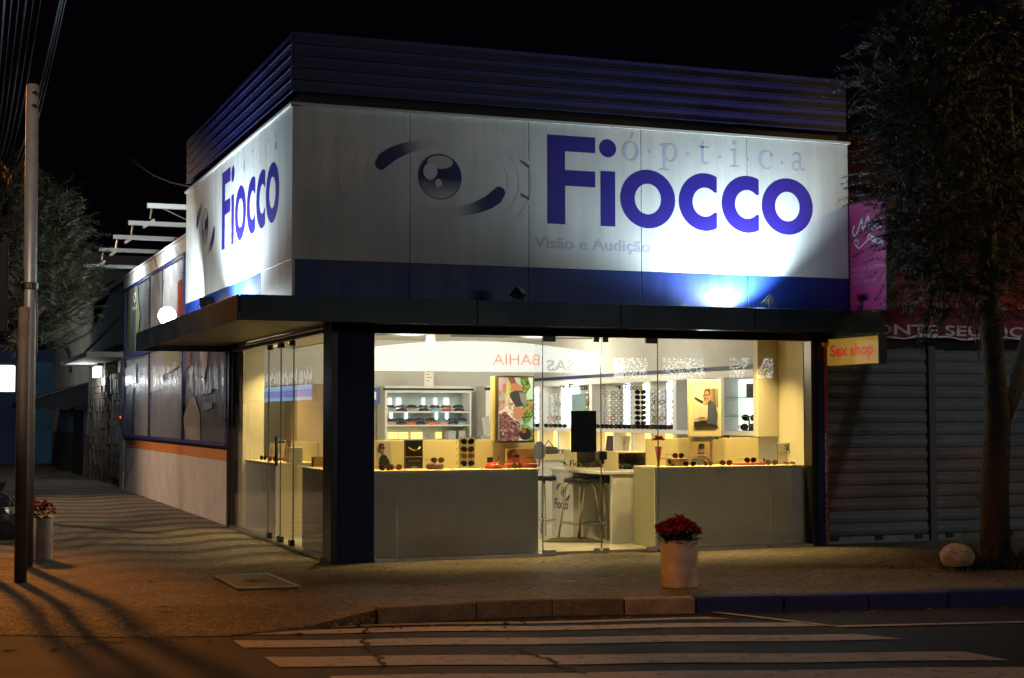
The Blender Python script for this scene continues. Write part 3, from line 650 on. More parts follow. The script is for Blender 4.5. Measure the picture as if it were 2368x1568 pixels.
MB().box(p0.x-.4, p1.x+3, 44, 50, -.2, p1.z-.5).build('wall', mat('pale_green_wall', (.34, .37, .36), .85, noise=(.6, .2)), h)
MB().box(p0.x-.6, p1.x+3, 43.8, 50, p1.z-.5, p1.z).build('parapet', mat('pale_parapet', (.42, .43, .42), .85, noise=(.7, .15)), h)
# billboard lamp arms above the wall
arms = [(340, 472, 430), (297, 512, 430), (262, 548, 415), (230, 578, 370), (190, 625, 300)]
lab = ['long lamp arm nearest the side sign, with a drooping lamp and wire', 'second lamp arm from the side sign', 'third lamp arm, middle of the row over the wall', 'fourth lamp arm from the side sign', 'farthest and lowest lamp arm, before the pale wall']
for (px, py, qx), l in zip(arms, lab):
    p = onx(px, py, -.9); y, z = p.y, 4.05
    t = thing('lamp_arm', l, 'lamp arm', (.0, y, 3.97), 'lamp arms over the side wall')
    MB().box(-.9, .95, y-.03, y+.03, z-.03, z+.03).build('arm', mat('galvanised_arm', (.5, .52, .52), .4, metal=.3), t)
    MB().box(.05, .11, y-.03, y+.03, 3.0, z-.03).build('post', DARK, t)
    mb = MB(); c = Vector((-.84, y, z-.03)); mb.tube([c, c-Vector((.02, 0, .14))], .012); mb.obox(c+Vector((-.12, -.05, -.24)), (.14, 0, .1), (0, .1, 0), (.02, 0, -.03)); mb.build('lamp_head', STEEL, t)
    if px == 340: MB().tube([(-.7, y, z-.03), (-.4, y, z-.16), (-.1, y, z-.32), (.4, y, z-.36)], .008).build('wire', DARK, t)
# steel poles
def pole(x, y, r, h, m, label, extra=None):
    t = thing('street_pole', label, 'pole', (x, y, 0)); mb = MB(); mb.tube([(x, y, -.05), (x, y, h*.5), (x, y, h)], [r, r*.96, r*.92], 18); mb.build('shaft', m, t, smooth=True)
    MB().lathe((x, y, h-.01), [(r*.94, 0), (r*.8, .015), (.001, .02)], 18).build('cap', m, t, smooth=True)
    return t
c = onz(46, 1344, 0); t = pole(-3.30*.84375, -.62, .05, 2.25, mat('rusty_pole', (.11, .085, .065), .6, noise=(6, .35)), 'short thick rusty pole in front at the left pavement edge')
q = onz(60, 1312, 0); GALV = mat('galvanised_pole', (.15, .16, .17), .42, metal=.25, noise=(5, .2))
t = pole(q.x, q.y, .062, 4.37, GALV, 'tall grey steel pole with two bolts at its top')
mb = MB(); mb.lathe((q.x, q.y, 2.50), [(.067, 0), (.072, .005), (.072, .06), (.067, .065)], 18); mb.build('clamp', DARK, t)
MB().tube([(q.x+.05, q.y-.04, 2.5), (q.x+.062, q.y-.05, 2.2), (q.x+.06, q.y-.05, 1.9)], .008).build('cable', DARK, t)
mb = MB()
for z in (4.29, 4.17): mb.tube([(q.x+.0, q.y-.05, z), (q.x+.02, q.y-.085, z)], .014)
mb.build('bolt', mat('brass_bolt', (.5, .25, .06), .3, metal=1), t)
p0 = ony(-14, 770, .2); p1 = ony(20, 562, .2)
t = thing('traffic_light', 'dark back of a traffic light housing at the left edge of the picture', 'traffic light', (p0.x, .2, 0))
MB().box(p0.x, p1.x, .1, .32, p0.z, p1.z).build('housing', BLACK, t, bevel=.02); MB().tube([(p0.x-.05, .25, 0), (p0.x-.05, .25, p1.z+.1)], .05).build('pole', GALV, t)
# overhead wires
WIRE = mat('wire_grey', (.10, .10, .105), .7)
for k in range(9):
    x = -3.4-.22*k; top = ony(10+17*k, -5, 3+k*.6) if k < 6 else ony(105+k*6, -5, 4); bot = ony(-20+6*k, 330+14*k, 16)
    pts = [top.lerp(bot, s) - Vector((0, 0, .35*math.sin(math.pi*s))) for s in [i/10 for i in range(11)]]
    mb = MB().tube(pts, .008 if k % 3 else .014, 6)
    solo(mb, 'overhead_wire', WIRE, ['overhead cable at the extreme upper left corner', 'second overhead cable from the upper left corner', 'third overhead cable from the upper left corner', 'fourth overhead cable from the upper left corner', 'fifth overhead cable from the upper left corner', 'sixth overhead cable from the upper left corner', 'third overhead cable from the right in the upper left bundle', 'second overhead cable from the right in the upper left bundle', 'rightmost overhead cable of the upper left bundle'][k], 'wire', 'cables in the upper left sky')
a, b = ony(285, 350, 12), ony(440, 432, 7)
solo(MB().tube([a.lerp(b, s)-Vector((0, 0, .12*math.sin(math.pi*s))) for s in (0, .25, .5, .75, 1)], .012, 6), 'overhead_wire', WIRE, 'thin dark wire running to the far end of the louvred parapet', 'wire')

# ------------------------------------------------------------------ trees
BARK = mat('bark', (.055, .042, .03), .9, noise=(8, .45), bump=(22, .9))
def leafmat(name, col): return mat(name, col, .6, noise=(2.2, .45))
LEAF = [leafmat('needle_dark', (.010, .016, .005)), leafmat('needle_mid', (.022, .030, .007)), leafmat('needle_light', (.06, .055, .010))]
LEAFL = [leafmat('far_needle_dark', (.006, .010, .003)), leafmat('far_needle_mid', (.012, .017, .004)), leafmat('far_needle_light', (.032, .032, .006))]
def sprays(mb, c, R, n, L=(.28, .5), nl=.13, wd=.008, droop=.5, gap=0.0, up=.25):
    c = Vector(c); R = Vector(R)
    for _ in range(n):
        while True:
            d = Vector((random.uniform(-1, 1), random.uniform(-1, 1), random.uniform(-1, 1)))
            if .15 < d.length < 1: break
        d2 = d*(.55+.45*random.random())/max(d.length, .5)
        p = c+Vector((d2.x*R.x, d2.y*R.y, d2.z*R.z))
        ax = (Vector((d.x, d.y, d.z*.5+up))+Vector((random.gauss(0, .35), random.gauss(0, .35), random.gauss(0, .3)))).normalized()
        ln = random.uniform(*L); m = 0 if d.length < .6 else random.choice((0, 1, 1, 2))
        s = ax.cross(Vector((0, 0, 1))); s = s.normalized() if s.length > .1 else Vector((1, 0, 0)); u = s.cross(ax); prev = p; k = 9
        for i in range(k):
            t = (i+1)/k; q = p+ax*ln*t-Vector((0, 0, droop*ln*t*t))
            if i % 3 == 2:
                mb.face([prev-s*.003, q-s*.003, q+s*.003, prev+s*.003], m)
            for sg in (-1, 1, 2, 3):
                a = random.uniform(0, 6.28); side = s*math.cos(a)+u*math.sin(a)
                tip = q+(ax*.75+side*.75-Vector((0, 0, .25)))*nl*random.uniform(.6, 1.15)*(1.1-.5*t)
                o = (tip-q).cross(side+Vector((.1, .2, .3))).normalized()*wd
                mb.face([q-o, tip, q+o], m)
            prev = q if i % 3 == 2 else prev
    return mb
def tree(label, base, limbs, clumps, radii):
    t = thing('feathery_tree', label, 'tree', base, 'feathery street trees')
    mb = MB()
    for pts, r0, r1 in limbs:
        n = len(pts); mb.tube(pts, [r0+(r1-r0)*i/(n-1) for i in range(n)], 10)
    mb.build('trunk', BARK, t, smooth=True)
    mb = MB()
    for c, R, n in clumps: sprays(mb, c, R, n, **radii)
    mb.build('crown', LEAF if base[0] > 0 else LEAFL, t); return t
B = onz(2300, 1312, 0)                     # right-hand tree in its pavement pit
g = lambda px, py, y: tuple(ony(px, py, y))
by = B.y
tree('big dark feathery tree overhanging the roller shutters at the right', tuple(B),
     [([g(2302, 1330, by), g(2298, 1150, by), g(2306, 980, by), g(2300, 880, by-.05), g(2288, 700, by-.1), g(2282, 500, by-.1), g(2250, 330, by), g(2200, 180, by+.1)], .145, .05),
      ([g(2306, 985, by), g(2345, 900, by+.05), g(2385, 760, by+.1), g(2420, 560, by+.2), g(2440, 300, by+.2)], .09, .05),
      ([g(2285, 560, by-.1), g(2200, 480, by-.2), g(2100, 420, by-.2)], .05, .02), ([g(2282, 520, by), g(2340, 380, by), g(2330, 200, by)], .06, .03), ([g(2290, 690, by), g(2200, 640, by+.1), g(2110, 600, by+.1)], .04, .015)],
     [(g(2130, 200, by), (.38, .7, .55), 230), (g(2135, 330, by-.1), (.26, .5, .42), 110), (g(2250, 90, by), (.6, .8, .5), 120), (g(2330, 280, by+.1), (.5, .8, .6), 120), (g(2130, 440, by), (.38, .6, .38), 170),
      (g(2140, 540, by-.1), (.30, .4, .28), 95), (g(2200, 330, by+.3), (.5, .6, .5), 260), (g(2340, 420, by+.3), (.45, .5, .5), 230), (g(2260, 610, by+.3), (.5, .5, .3), 220), (g(2340, 120, by+.3), (.45, .5, .5), 140), (g(2240, 450, by+.2), (.5, .6, .5), 200), (g(2180, 590, by), (.42, .5, .3), 90), (g(2165, 670, by), (.28, .4, .22), 45), (g(2340, 560, by), (.4, .6, .5), 85), (g(2250, 700, by+.1), (.3, .5, .25), 50), (g(2100, 80, by+.3), (.3, .5, .3), 30), (g(2080, 250, by), (.16, .3, .3), 26), (g(1985, 700, by-.1), (.16, .12, .06), 4), (g(2380, 120, by), (.4, .6, .5), 60), (g(2120, 620, by), (.14, .2, .14), 10)],
     dict(L=(.22, .42), nl=.10, wd=.0036, droop=.35))
ly = 7.0
tree('feathery green tree behind the tall steel pole at the left', (ony(52, 1150, ly).x, ly, 0),
     [([(ony(52, 1150, ly).x, ly, 0), g(54, 900, ly), g(58, 700, ly), g(60, 500, ly)], .10, .05), ([g(30, 780, ly), g(110, 700, ly), g(180, 620, ly)], .06, .02), ([g(40, 690, ly), g(-20, 560, ly), g(-40, 430, ly)], .06, .02)],
     [(g(30, 500, ly), (.50, .8, .55), 150), (g(105, 530, ly), (.46, .7, .50), 160), (g(135, 620, ly), (.40, .6, .42), 130), (g(90, 640, ly), (.6, .8, .6), 120), (g(40, 720, ly), (.5, .7, .5), 80), (g(120, 720, ly), (.40, .6, .30), 60), (g(10, 610, ly), (.5, .7, .7), 90), (g(190, 700, ly), (.25, .3, .08), 12), (g(80, 790, ly), (.35, .4, .2), 30), (g(5, 420, ly), (.4, .5, .3), 30)],
     dict(L=(.26, .46), nl=.13, wd=.0048, droop=.15, up=.6))

# ------------------------------------------------------------------ pots, bags, cover, litter
POT = mat('pot_plaster', (.64, .59, .53), .7, noise=(6, .45), bump=(20, .15)); SOIL = mat('soil', (.02, .015, .01), .95)
FLM = [mat('petal_crimson', (.42, .02, .05), .6), mat('petal_pink', (.60, .08, .14), .6), mat('petal_deep', (.2, .012, .03), .6)]; GRN = mat('leaf_green', (.03, .06, .015), .6)
def flowerpot(c, r, h, label, spread, hgt, nfl, red=True):
    t = thing('flower_pot', label, 'flower pot', c, 'cylindrical flower pots'); c = Vector(c)
    MB().lathe(c, [(.001, 0), (r*.97, 0), (r, .02), (r, h-.02), (r*.985, h), (r*.90, h), (r*.88, h-.05)], 40).build('pot', POT, t, smooth=True)
    MB().lathe(c, [(r*.89, h-.05), (.001, h-.03)], 24).build('soil', SOIL, t)
    mb = MB(); lf = MB()
    for _ in range(nfl):
        a = random.uniform(0, 6.28); rr = math.sqrt(random.random())*spread; z = h+hgt*(1-.55*(rr/spread)**2)*random.uniform(.72, 1.05)+.02*math.sin(3*a)
        p = c+Vector((rr*math.cos(a), rr*math.sin(a), z)); m = random.choice((0, 0, 1, 2))
        for k in range(9):
            b = random.uniform(0, 6.28); e = random.uniform(-.2, 1.1); d = Vector((math.cos(b)*math.cos(e), math.sin(b)*math.cos(e), math.sin(e))); s = d.cross(Vector((.3, .5, 1))).normalized()*.008
            mb.face([p, p+d*.016-s, p+d*.028, p+d*.016+s], m)
    for _ in range(nfl):
        a = random.uniform(0, 6.28); rr = math.sqrt(random.random())*spread*.95; p = c+Vector((rr*.8*math.cos(a), rr*.8*math.sin(a), h-.02+hgt*.5*random.random()))
        d = Vector((math.cos(a), math.sin(a), random.uniform(-.1, .7))).normalized(); s = d.cross(Vector((0, 0, 1))).normalized()*.02
        lf.face([p, p+d*.035-s, p+d*.08, p+d*.035+s])
    lf.build('leaves', GRN, t); mb.build('flowers', FLM, t); return t
p = onz(1580, 1362, 0); p.z = 0
flowerpot((p.x+.03, p.y+.13, 0), .147, .375, 'white cylindrical pot of crimson chrysanthemums on the pavement before the right window', .178, .16, 300)
p = onz(92, 1297, 0); flowerpot((p.x, p.y+.1, 0), .125, .40, 'tall pale pot of reddish flowers behind the poles at left', .15, .16, 80)
def blob(name, c, R, m, label, cat, knot=True, seed=3):
    mb = MB(); rnd = random.Random(seed); n, k = 20, 12; c = Vector(c); P = [[None]*n for _ in range(k+1)]
    for i in range(k+1):
        th = math.pi*i/k
        for j in range(n):
            ph = 2*math.pi*j/n; f = 1+.10*math.sin(3*ph+seed)+.08*math.sin(5*ph+2*th)+rnd.uniform(-.05, .05)
            P[i][j] = c+Vector((R[0]*math.sin(th)*math.cos(ph)*f, R[1]*math.sin(th)*math.sin(ph)*f, max(-R[2]*.72, R[2]*math.cos(th))+R[2]*.72))
    for i in range(k):
        for j in range(n): mb.face([P[i][j], P[i][(j+1) % n], P[i+1][(j+1) % n], P[i+1][j]])
    t = thing(name, label, cat, tuple(c)); mb.build('sack', m, t, smooth=False)
    if knot: MB().lathe(c+Vector((0, 0, R[2]*1.66)), [(R[0]*.2, 0), (R[0]*.09, .03), (R[0]*.22, .09), (R[0]*.28, .13)], 10).build('knot', m, t)
    return t
p = onz(2210, 1322, 0)
blob('rubbish_bag', (p.x, p.y, 0), (.155, .12, .115), mat('white_plastic', (.45, .36, .28), .35, bump=(14, .6)), 'small tied white plastic bag lying by the tree trunk', 'bag', knot=False).location.z = .05
p = onz(-2, 1248, 0)
blob('rubbish_bag', (p.x, p.y, 0), (.26, .25, .30), mat('black_plastic', (.012, .014, .02), .18, bump=(9, .8)), 'shiny black rubbish bag at the left edge of the picture', 'bag', seed=5)
t = thing('access_cover', 'square grey utility cover set in the pavement before the corner', 'utility cover', (-.99, -1.26, 0))
q = [onz(*p, .012) for p in ((492, 1332), (620, 1326), (697, 1357), (548, 1362))]
mb = MB(); mb.prism([Vector((v.x, v.y, -.03)) for v in q[::-1]], (0, 0, .042)); mb.build('plate', mat('cover_concrete', (.30, .29, .24), .7, noise=(8, .25), bump=(30, .3)), t)
mb = MB(); cc = sum(q, Vector())/4
for a, b in zip(q, q[1:]+q[:1]):
    o = (cc-(a+b)/2).normalized()*.03; mb.obox(a-Vector((0, 0, .02)), b-a, o, (0, 0, .026))
mb.build('frame', STEEL, t)
FC = Frame(cc+Vector((-.14, -.14, 0)), Vector((.28, .0, 0)).normalized(), Vector((0, .28, 0)).normalized())
mb = MB()
for k in range(5): ring(mb, FC, .08+.03*k, .12+.05*(k % 2), .05, .05, .035, .035, .0015+.0004*k, n=14)
mb.build('emblem', mat('emblem_dark', (.05, .05, .04), .7), t)
p = onz(500, 1424, -.06)
mb = MB(); mb.obox((p.x-.09, p.y-.05, -.085), (.17, .06, .0), (-.02, .11, .0), (0, .0, .055)); o = solo(mb, 'folded_carton', mat('carton_print', (.45, .43, .42), .5, noise=(16, .6)), 'crumpled pale printed carton on the ramp at the kerb corner', 'litter', bevel=.006)
for i, (px, py, m_) in enumerate(((113, 1222, .1), (1316, 1345, .06))):
    p = onz(px, py, .004); solo(MB().obox(p, (m_, .02, .0), (-.01, .03, .0), (0, 0, .003)), 'paper_scrap', mat('paper', (.6, .58, .54), .8), ['scrap of white paper on the pavement beside the left pot', 'scrap of pale paper on the pavement left of the crimson flower pot'][i], 'litter')
t = thing('tree_pit', 'low clump of weeds round the foot of the right tree', 'weeds', tuple(B))
mb = MB()
for _ in range(420):
    a = random.uniform(0, 6.28); r = random.uniform(.05, .55); p = Vector((B.x+r*math.cos(a), B.y+r*.6*math.sin(a), 0)); d = Vector((random.gauss(0, .5), random.gauss(0, .5), 1)).normalized(); L_ = random.uniform(.06, .24)*(1.3-r); s = d.cross(Vector((random.random(), random.random(), .1))).normalized()*.008
    mb.face([p-s, p+d*L_, p+s], random.choice((0, 0, 1)))
mb.build('blades', LEAF, t)
mb = MB()
for k in range(26):
    z = random.uniform(.2, .7); a = random.uniform(2.5, 6); p = Vector((B.x+.15*math.cos(a)-.03, B.y+.15*math.sin(a), z)); d = Vector((math.cos(a), math.sin(a), .6)); s = Vector((-math.sin(a), math.cos(a), .2))*.006
    mb.face([p, p+d*.03-s, p+d*.06, p+d*.03+s], 1)
mb.build('shoots', LEAF, t)

mb = MB()
for _ in range(420):
    x = random.uniform(-3.5, 7.5); y = -3.62-.17*max(0, x-.8)-abs(random.gauss(0, .10)) if random.random() < .6 else random.uniform(-3.2, -.2); z = -.105 if y < -3.3-.16*max(0, x-.8) else .006
    if random.random() < .35: x = B.x+random.gauss(0, .8); y = B.y+random.gauss(.1, .35); z = .006
    a = random.uniform(0, 6.28); L_ = random.uniform(.015, .045); d = Vector((math.cos(a), math.sin(a), 0))*L_; s_ = Vector((-d.y, d.x, 0))*.35+Vector((0, 0, .008)); p = Vector((x, y, z)); mb.face([p-d, p-s_*.9+Vector((0, 0, .01)), p+d, p+s_], random.choice((0, 1)))
fl = mb.build('fallen_leaves', [mat('dry_leaf', (.14, .09, .03), .8), mat('pale_leaf', (.22, .17, .07), .8)]); fl['kind'] = 'stuff'
# ------------------------------------------------------------------ neighbour on the right
h = thing('lingerie_shop', 'closed shop with orange wall, red sign, crimson valance and grey roller shutters', 'shop', (8, .2, 0))
MB().box(5.29, 16, .25, 6, 0, 4.28).build('wall', mat('orange_render', (.30, .10, .02), .8, noise=(2, .2)), h)
mb = MB(); mb.box(5.29, 16, .10, .26, 4.28, 4.36); mb.box(5.29, 16, .16, .26, 3.82, 3.87); mb.build('cornice', MATS['orange_render'], h)
SHM = mat('shutter_grey', (.25, .26, .27), .5, metal=.1, noise=(2, .25)); SHB = mat('shutter_rusty', (.30, .22, .19), .55, metal=.1, noise=(2, .3))
def shutter(x0, x1):
    mb = MB(); z = .07; p = .1330
    while z < 2.18:
        m = 1 if .30 < z < .92 else 0
        for a, b, c, d in ((0, .04, .16, .16), (0, .0, 0, 0),):
            pr = [(z, .175), (z+.022, .156), (z+.06, .148), (z+.098, .156), (z+.116, .172), (z+.133, .175)]
            for (za_, ya), (zb_, yb) in zip(pr, pr[1:]): mb.face([(x0, ya, za_), (x1, ya, za_), (x1, yb, zb_), (x0, yb, zb_)], m)
        z += p
    s = mb.build('roller_shutter', [SHM, SHB], h)
    mb = MB(); mb.box(x0, x1, .14, .17, .0, .07); mb.build('bottom_rail', STEEL, s)
    mb = MB()
    for k in (.08, .5, .88): mb.box(x0+(x1-x0)*k-.03, x0+(x1-x0)*k+.05, .11, .14, .03, .075)
    mb.build('lock', DARK, s)
shutter(5.33, 6.64); shutter(6.735, 8.6); shutter(8.7, 10.6)
for a, b in ((6.645, 6.73), (8.61, 8.69)): MB().box(a, b, .11, .25, 0, 2.25).build('pillar', mat('pillar_grey', (.06, .06, .06), .7), h)
p = MB().box(5.24, 5.325, .04, .25, 0, 2.25).build('pillar', mat('red_pillar', (.33, .03, .03), .5, noise=(3, .2)), h)
FP = Frame((5.312, .037, .05), (0, 0, 1), (-1, 0, 0))
text_mb('MONTE SEU BIQUÍNI', FP, .06, .012, .045, 1.05, .002).build('print', mat('print_white', (.6, .58, .58), .5), p)
MB().box(5.29, 12, .12, .25, 2.20, 2.44).build('lintel', DARK, h)
# red fascia, valance
t = thing('shop_sign', 'big red sign with thin lettering half hidden by the feathery tree', 'sign', (8, .1, 2.5))
p0 = ony(2050, 725, .1); p1 = ony(2050, 470, .1)
MB().box(p0.x, 11, .09, .24, p0.z, p1.z).build('panel', mat('sign_red', (.26, .02, .012), .5, noise=(1.5, .25)), t)
text_mb('MODA ÍNTIMA  PRAIA  SEXY SHOP', FRONT(p0.x+.18, p0.z+.045, .088), 0, 0, .10, 3.3, .002).build('print', mat('sign_red_print', (.55, .18, .12), .5), t)
mb = MB(); mb.box(p0.x, 11, .085, .24, p0.z-.02, p0.z+.035); mb.build('lower_edge', mat('sign_pale_edge', (.55, .45, .42), .5, noise=(2, .4)), t)
t = thing('valance', 'crimson fabric valance with large pale capital letters above the shutters', 'valance', (8, 0, 2.15))
CR = mat('crimson_fabric', (.15, .012, .03), .7, noise=(3, .3)); mb = MB(); x0 = 5.47
for k in range(60):
    a, b = x0+k*.11, x0+(k+1)*.11; f = lambda x: -.10+.012*math.sin(x*7)
    mb.face([(a, f(a), 2.17+.012*math.sin(a*5)), (b, f(b), 2.17+.012*math.sin(b*5)), (b, f(b), 2.37), (a, f(a), 2.37)]); mb.face([(a, f(a), 2.37), (b, f(b), 2.37), (b, .08, 2.52), (a, .08, 2.52)])
mb.build('fabric', CR, t, smooth=True)
text_mb('MONTE SEU BIQUÍNI', FRONT(ony(1975, 785, -.114).x, 2.20, -.114), .0, .01, .11, ony(2475, 785, -.114).x-ony(1975, 785, -.114).x, .002, bold=.02).build('print', mat('valance_print', (.50, .42, .42), .6), t)
FT = Frame((x0+.0, -.095, 2.385), (1, 0, 0), Vector((0, .18, .15)).normalized()); text_mb('MONTE SEU BIQUÍNI', FT, .05, .03, .09, 2.3, .006, bold=.02).build('print', mat('valance_print_dim', (.15, .05, .06), .6), t)
mb = MB()
for k in range(50):
    a, b = x0+.02+k*.05, x0+.02+(k+1)*.05; f = lambda x: 2.188+.012*math.sin(x*6)+.008*math.sin(x*17)
    mb.face([(a, -.12, f(a)-.012), (b, -.12, f(b)-.012), (b, -.12, f(b)+.010+.01*math.sin(b*9)), (a, -.12, f(a)+.010+.01*math.sin(a*9))])
mb.build('pale_hem', MATS['print_white'], t)
# projecting signs
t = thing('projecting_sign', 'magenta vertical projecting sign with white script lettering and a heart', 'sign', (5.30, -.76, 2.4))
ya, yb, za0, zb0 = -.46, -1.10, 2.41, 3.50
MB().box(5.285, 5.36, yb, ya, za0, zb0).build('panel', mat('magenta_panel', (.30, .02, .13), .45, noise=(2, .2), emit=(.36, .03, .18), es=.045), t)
mb = MB()
for a in ((5.275, 5.37, yb-.02, yb, za0-.02, zb0+.02), (5.275, 5.37, ya, ya+.02, za0-.02, zb0+.02), (5.275, 5.37, yb, ya, zb0, zb0+.02), (5.275, 5.37, yb, ya, za0-.02, za0)): mb.box(*a)
mb.tube([(5.32, ya, 2.7), (5.32, .26, 2.7)], .02); mb.tube([(5.32, ya, 3.3), (5.32, .26, 3.3)], .02); mb.build('frame', DARK, t)
FM = SIDE(ya, za0, 5.285); PW = mat('sign_print_white', (.75, .68, .73), .5)
mb = MB()
def stroke(pts, wd, F, d): 
    A = [F.P(a, b, d) for a, b in pts]
    for p, q in zip(A, A[1:]):
        o = (q-p).normalized().cross(F.n)*wd; mb.face([p-o, q-o, q+o, p+o])
S_ = lambda l: [(a*.64, b*1.09) for a, b in l]
for l, wd in (([(.16, .80), (.11, .77), (.10, .72), (.16, .70), (.24, .74), (.36, .86)], .012), ([(.36, .86), (.38, .73)], .014), ([(.38, .73), (.55, .88), (.56, .74)], .013), ([(.64, .80), (.62, .74), (.68, .73)], .011), ([(.70, .73), (.76, .88), (.72, .75), (.78, .73)], .011), ([(.80, .73), (.88, .88), (.83, .75), (.9, .73)], .011), ([(.56, .70), (.50, .67), (.56, .64), (.60, .68), (.56, .70)], .007), ([(.56, .66), (.36, .60), (.26, .58), (.16, .62), (.14, .655), (.18, .67), (.20, .65), (.23, .67), (.26, .65), (.22, .60)], .006), ([(.60, .66), (.76, .62), (.95, .60)], .03)): stroke(S_(l), wd, FM, .003)
mb.build('print', PW, t)
for tx, z, wdt in (('MODA ÍNTIMA', .40, .58), ('PRAIA', .335, .24), ('SEXY SHOP', .27, .42)): text_mb(tx, FM, .04, z, .045, wdt, .003).build('print', mat('sign_print_dim', (.42, .22, .36), .5), t)
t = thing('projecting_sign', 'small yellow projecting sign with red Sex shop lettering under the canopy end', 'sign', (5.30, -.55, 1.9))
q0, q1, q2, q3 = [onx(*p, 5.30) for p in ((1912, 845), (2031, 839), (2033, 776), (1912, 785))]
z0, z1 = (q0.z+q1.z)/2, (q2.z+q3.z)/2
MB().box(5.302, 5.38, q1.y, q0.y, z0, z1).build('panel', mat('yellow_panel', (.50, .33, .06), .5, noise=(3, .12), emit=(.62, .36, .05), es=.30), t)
mb = MB()
for a in ((5.295, 5.39, q1.y-.012, q1.y-.001, z0-.012, z1+.012), (5.295, 5.39, q1.y, q0.y, z1+.001, z1+.012)): mb.box(*a)
mb.tube([(5.34, q0.y, (z0+z1)/2), (5.34, .06, (z0+z1)/2)], .02); mb.build('frame', DARK, t)
FX = SIDE(q0.y, z0, 5.302); Wd = q0.y-q1.y
text_mb('Sex shop', FX, Wd*.07, (z1-z0)*.34, (z1-z0)*.44, Wd*.84, .003, bold=.035).build('print', mat('red_print', (.45, .04, .02), .5, emit=(.5, .04, .02), es=.5), t)
t = thing('wall_speaker', 'small round brass lamp on the canopy end beside the yellow sign', 'lamp', (5.22, -.2, 2.1))
mb = MB(); mb.lathe((5.20, -.12, 2.06), [(.001, 0), (.03, .005), (.045, .04), (.03, .08), (.001, .09)], 14); mb.build('shade', mat('brass', (.5, .33, .1), .3, metal=1), t); MB().tube([(5.20, -.12, 2.14), (5.20, -.12, 2.16), (5.2, -.03, 2.16)], .01).build('bracket', BRONZE, t)

# ------------------------------------------------------------------ opposite side of the street, seen as reflections in the glass
def opposite(px, py, dist=31.0):
    p = ony(px, py, dist); return Vector((p.x, -dist, p.z))
pl, pr = opposite(800, 855), opposite(1392, 785)
h = thing('furniture_store', 'store front across the street whose lit white sign is reflected in the shop window', 'shop', (3, -33, 0))
MB().box(pl.x-6, 24, -36, -31.3, -.1, pr.z+.6).build('wall', mat('dark_facade', (.05, .05, .05), .9), h)
t = thing('store_sign', 'long glowing white store sign with grey and red capitals reflected in the shop window', 'sign', (5, -31.1, pl.z))
BOX = mat('store_sign_light', (.9, .9, .9), .4, emit=(.88, 1, .98), es=8)
mb = MB(); n = 20
for k in range(n):
    f = lambda j: (pl.x+(pr.x-pl.x)*j/n); zz = lambda j: .17*math.sin(math.pi*min(1, j/n*1.0))
    mb.face([(f(k), -31.0, pl.z-.02), (f(k+1), -31.0, pl.z-.02), (f(k+1), -31.0, pr.z-.45+zz(k+1)*2), (f(k), -31.0, pr.z-.45+zz(k)*2)])
mb.build('panel', BOX, t)
FO = lambda px, py: Frame(opposite(px, py)+Vector((0, .05, 0)), (-1, 0, 0), (0, 0, 1))
a, b = opposite(1384, 858), opposite(1262, 858)
text_mb('CASAS', FO(1384, 858), 0, 0, .34, a.x-b.x, .0, bold=.03).build('print', mat('store_print_grey', (.12, .13, .16), .6, emit=(.30, .33, .40), es=6), t)
a, b = opposite(1242, 845), opposite(1134, 845)
text_mb('BAHIA', FO(1246, 845), 0, 0, .36, a.x-b.x, .0).build('print', mat('print_red', (.6, .05, .05), .6, emit=(.8, .12, .12), es=6), t)
q0, q1 = opposite(1422, 872), opposite(1835, 828)
t = thing('lit_sign', 'second glowing panel across the street reflected behind leaves', 'sign', (q0.x, -31, q0.z))
for a, b in ((1422, 1500), (1535, 1655), (1690, 1790)):
    c, d = opposite(a, 874), opposite(b, 828); MB().face([(c.x, -31.1, c.z), (d.x, -31.1, c.z), (d.x, -31.1, d.z), (c.x, -31.1, d.z)]).build('panel', mat('panel_light', (.9, .9, .9), .5, emit=(.95, .97, .9), es=6), t)
t = thing('street_tree', 'leafy tree across the street seen only reflected in the right window', 'tree', (q0.x+1, -28, 0))
mb = MB(); c, d = ony(1440, 890, 28.2), ony(1850, 810, 28.2)
for _ in range(9000):
    x = random.uniform(c.x, d.x); z = random.uniform(c.z-.6, d.z+.4); p = Vector((x, -28.2+random.uniform(-.5, .5), z)); a = random.uniform(0, 6.28); u = Vector((math.cos(a), 0, math.sin(a)))*random.uniform(.015, .06); v = Vector((-u.z, .02, u.x))*.45
    mb.face([p-u, p-v, p+u, p+v])
mb.build('crown', LEAF[0], t); MB().tube([(c.x+1.5, -28.2, -.1), (c.x+1.6, -28.2, c.z)], .12).build('trunk', BARK, t)

# ------------------------------------------------------------------ inside the shop: window displays
ORD = ['first', 'second', 'third', 'fourth', 'fifth', 'sixth', 'seventh', 'eighth', 'ninth']
CT = .838                                   # window shelf height
PANEL = mat('display_front_panel', (.76, .77, .75), .4, noise=(2.5, .14)); LAM = mat('cream_laminate', (.74, .65, .36), .4, noise=(2, .04))
def window_display(x0, x1, bx0, bx1, seam, label):
    t = thing('window_display', label, 'display counter', ((x0+x1)/2, .3, .03), 'window display counters')
    for a, b in ((x0, seam-.003), (seam+.003, x1)): MB().box(a, b, .10, .12, .03, CT-.02).build('front_panel', PANEL, t)
    MB().box(x0, x1, .085, .60, CT-.018, CT).build('shelf_top', LAM, t, bevel=.003)
    MB().box(bx0, bx1, .58, .60, CT+.002, 1.118).build('back_panel', LAM, t, bevel=.003)
    MB().box(x0, x0+.02, .122, .60, .03, CT-.02).build('end_panel', mat('pale_green_laminate', (.36, .36, .22), .4), t); MB().box(x1-.02, x1, .122, .60, .03, CT-.02).build('end_panel', LAM, t)
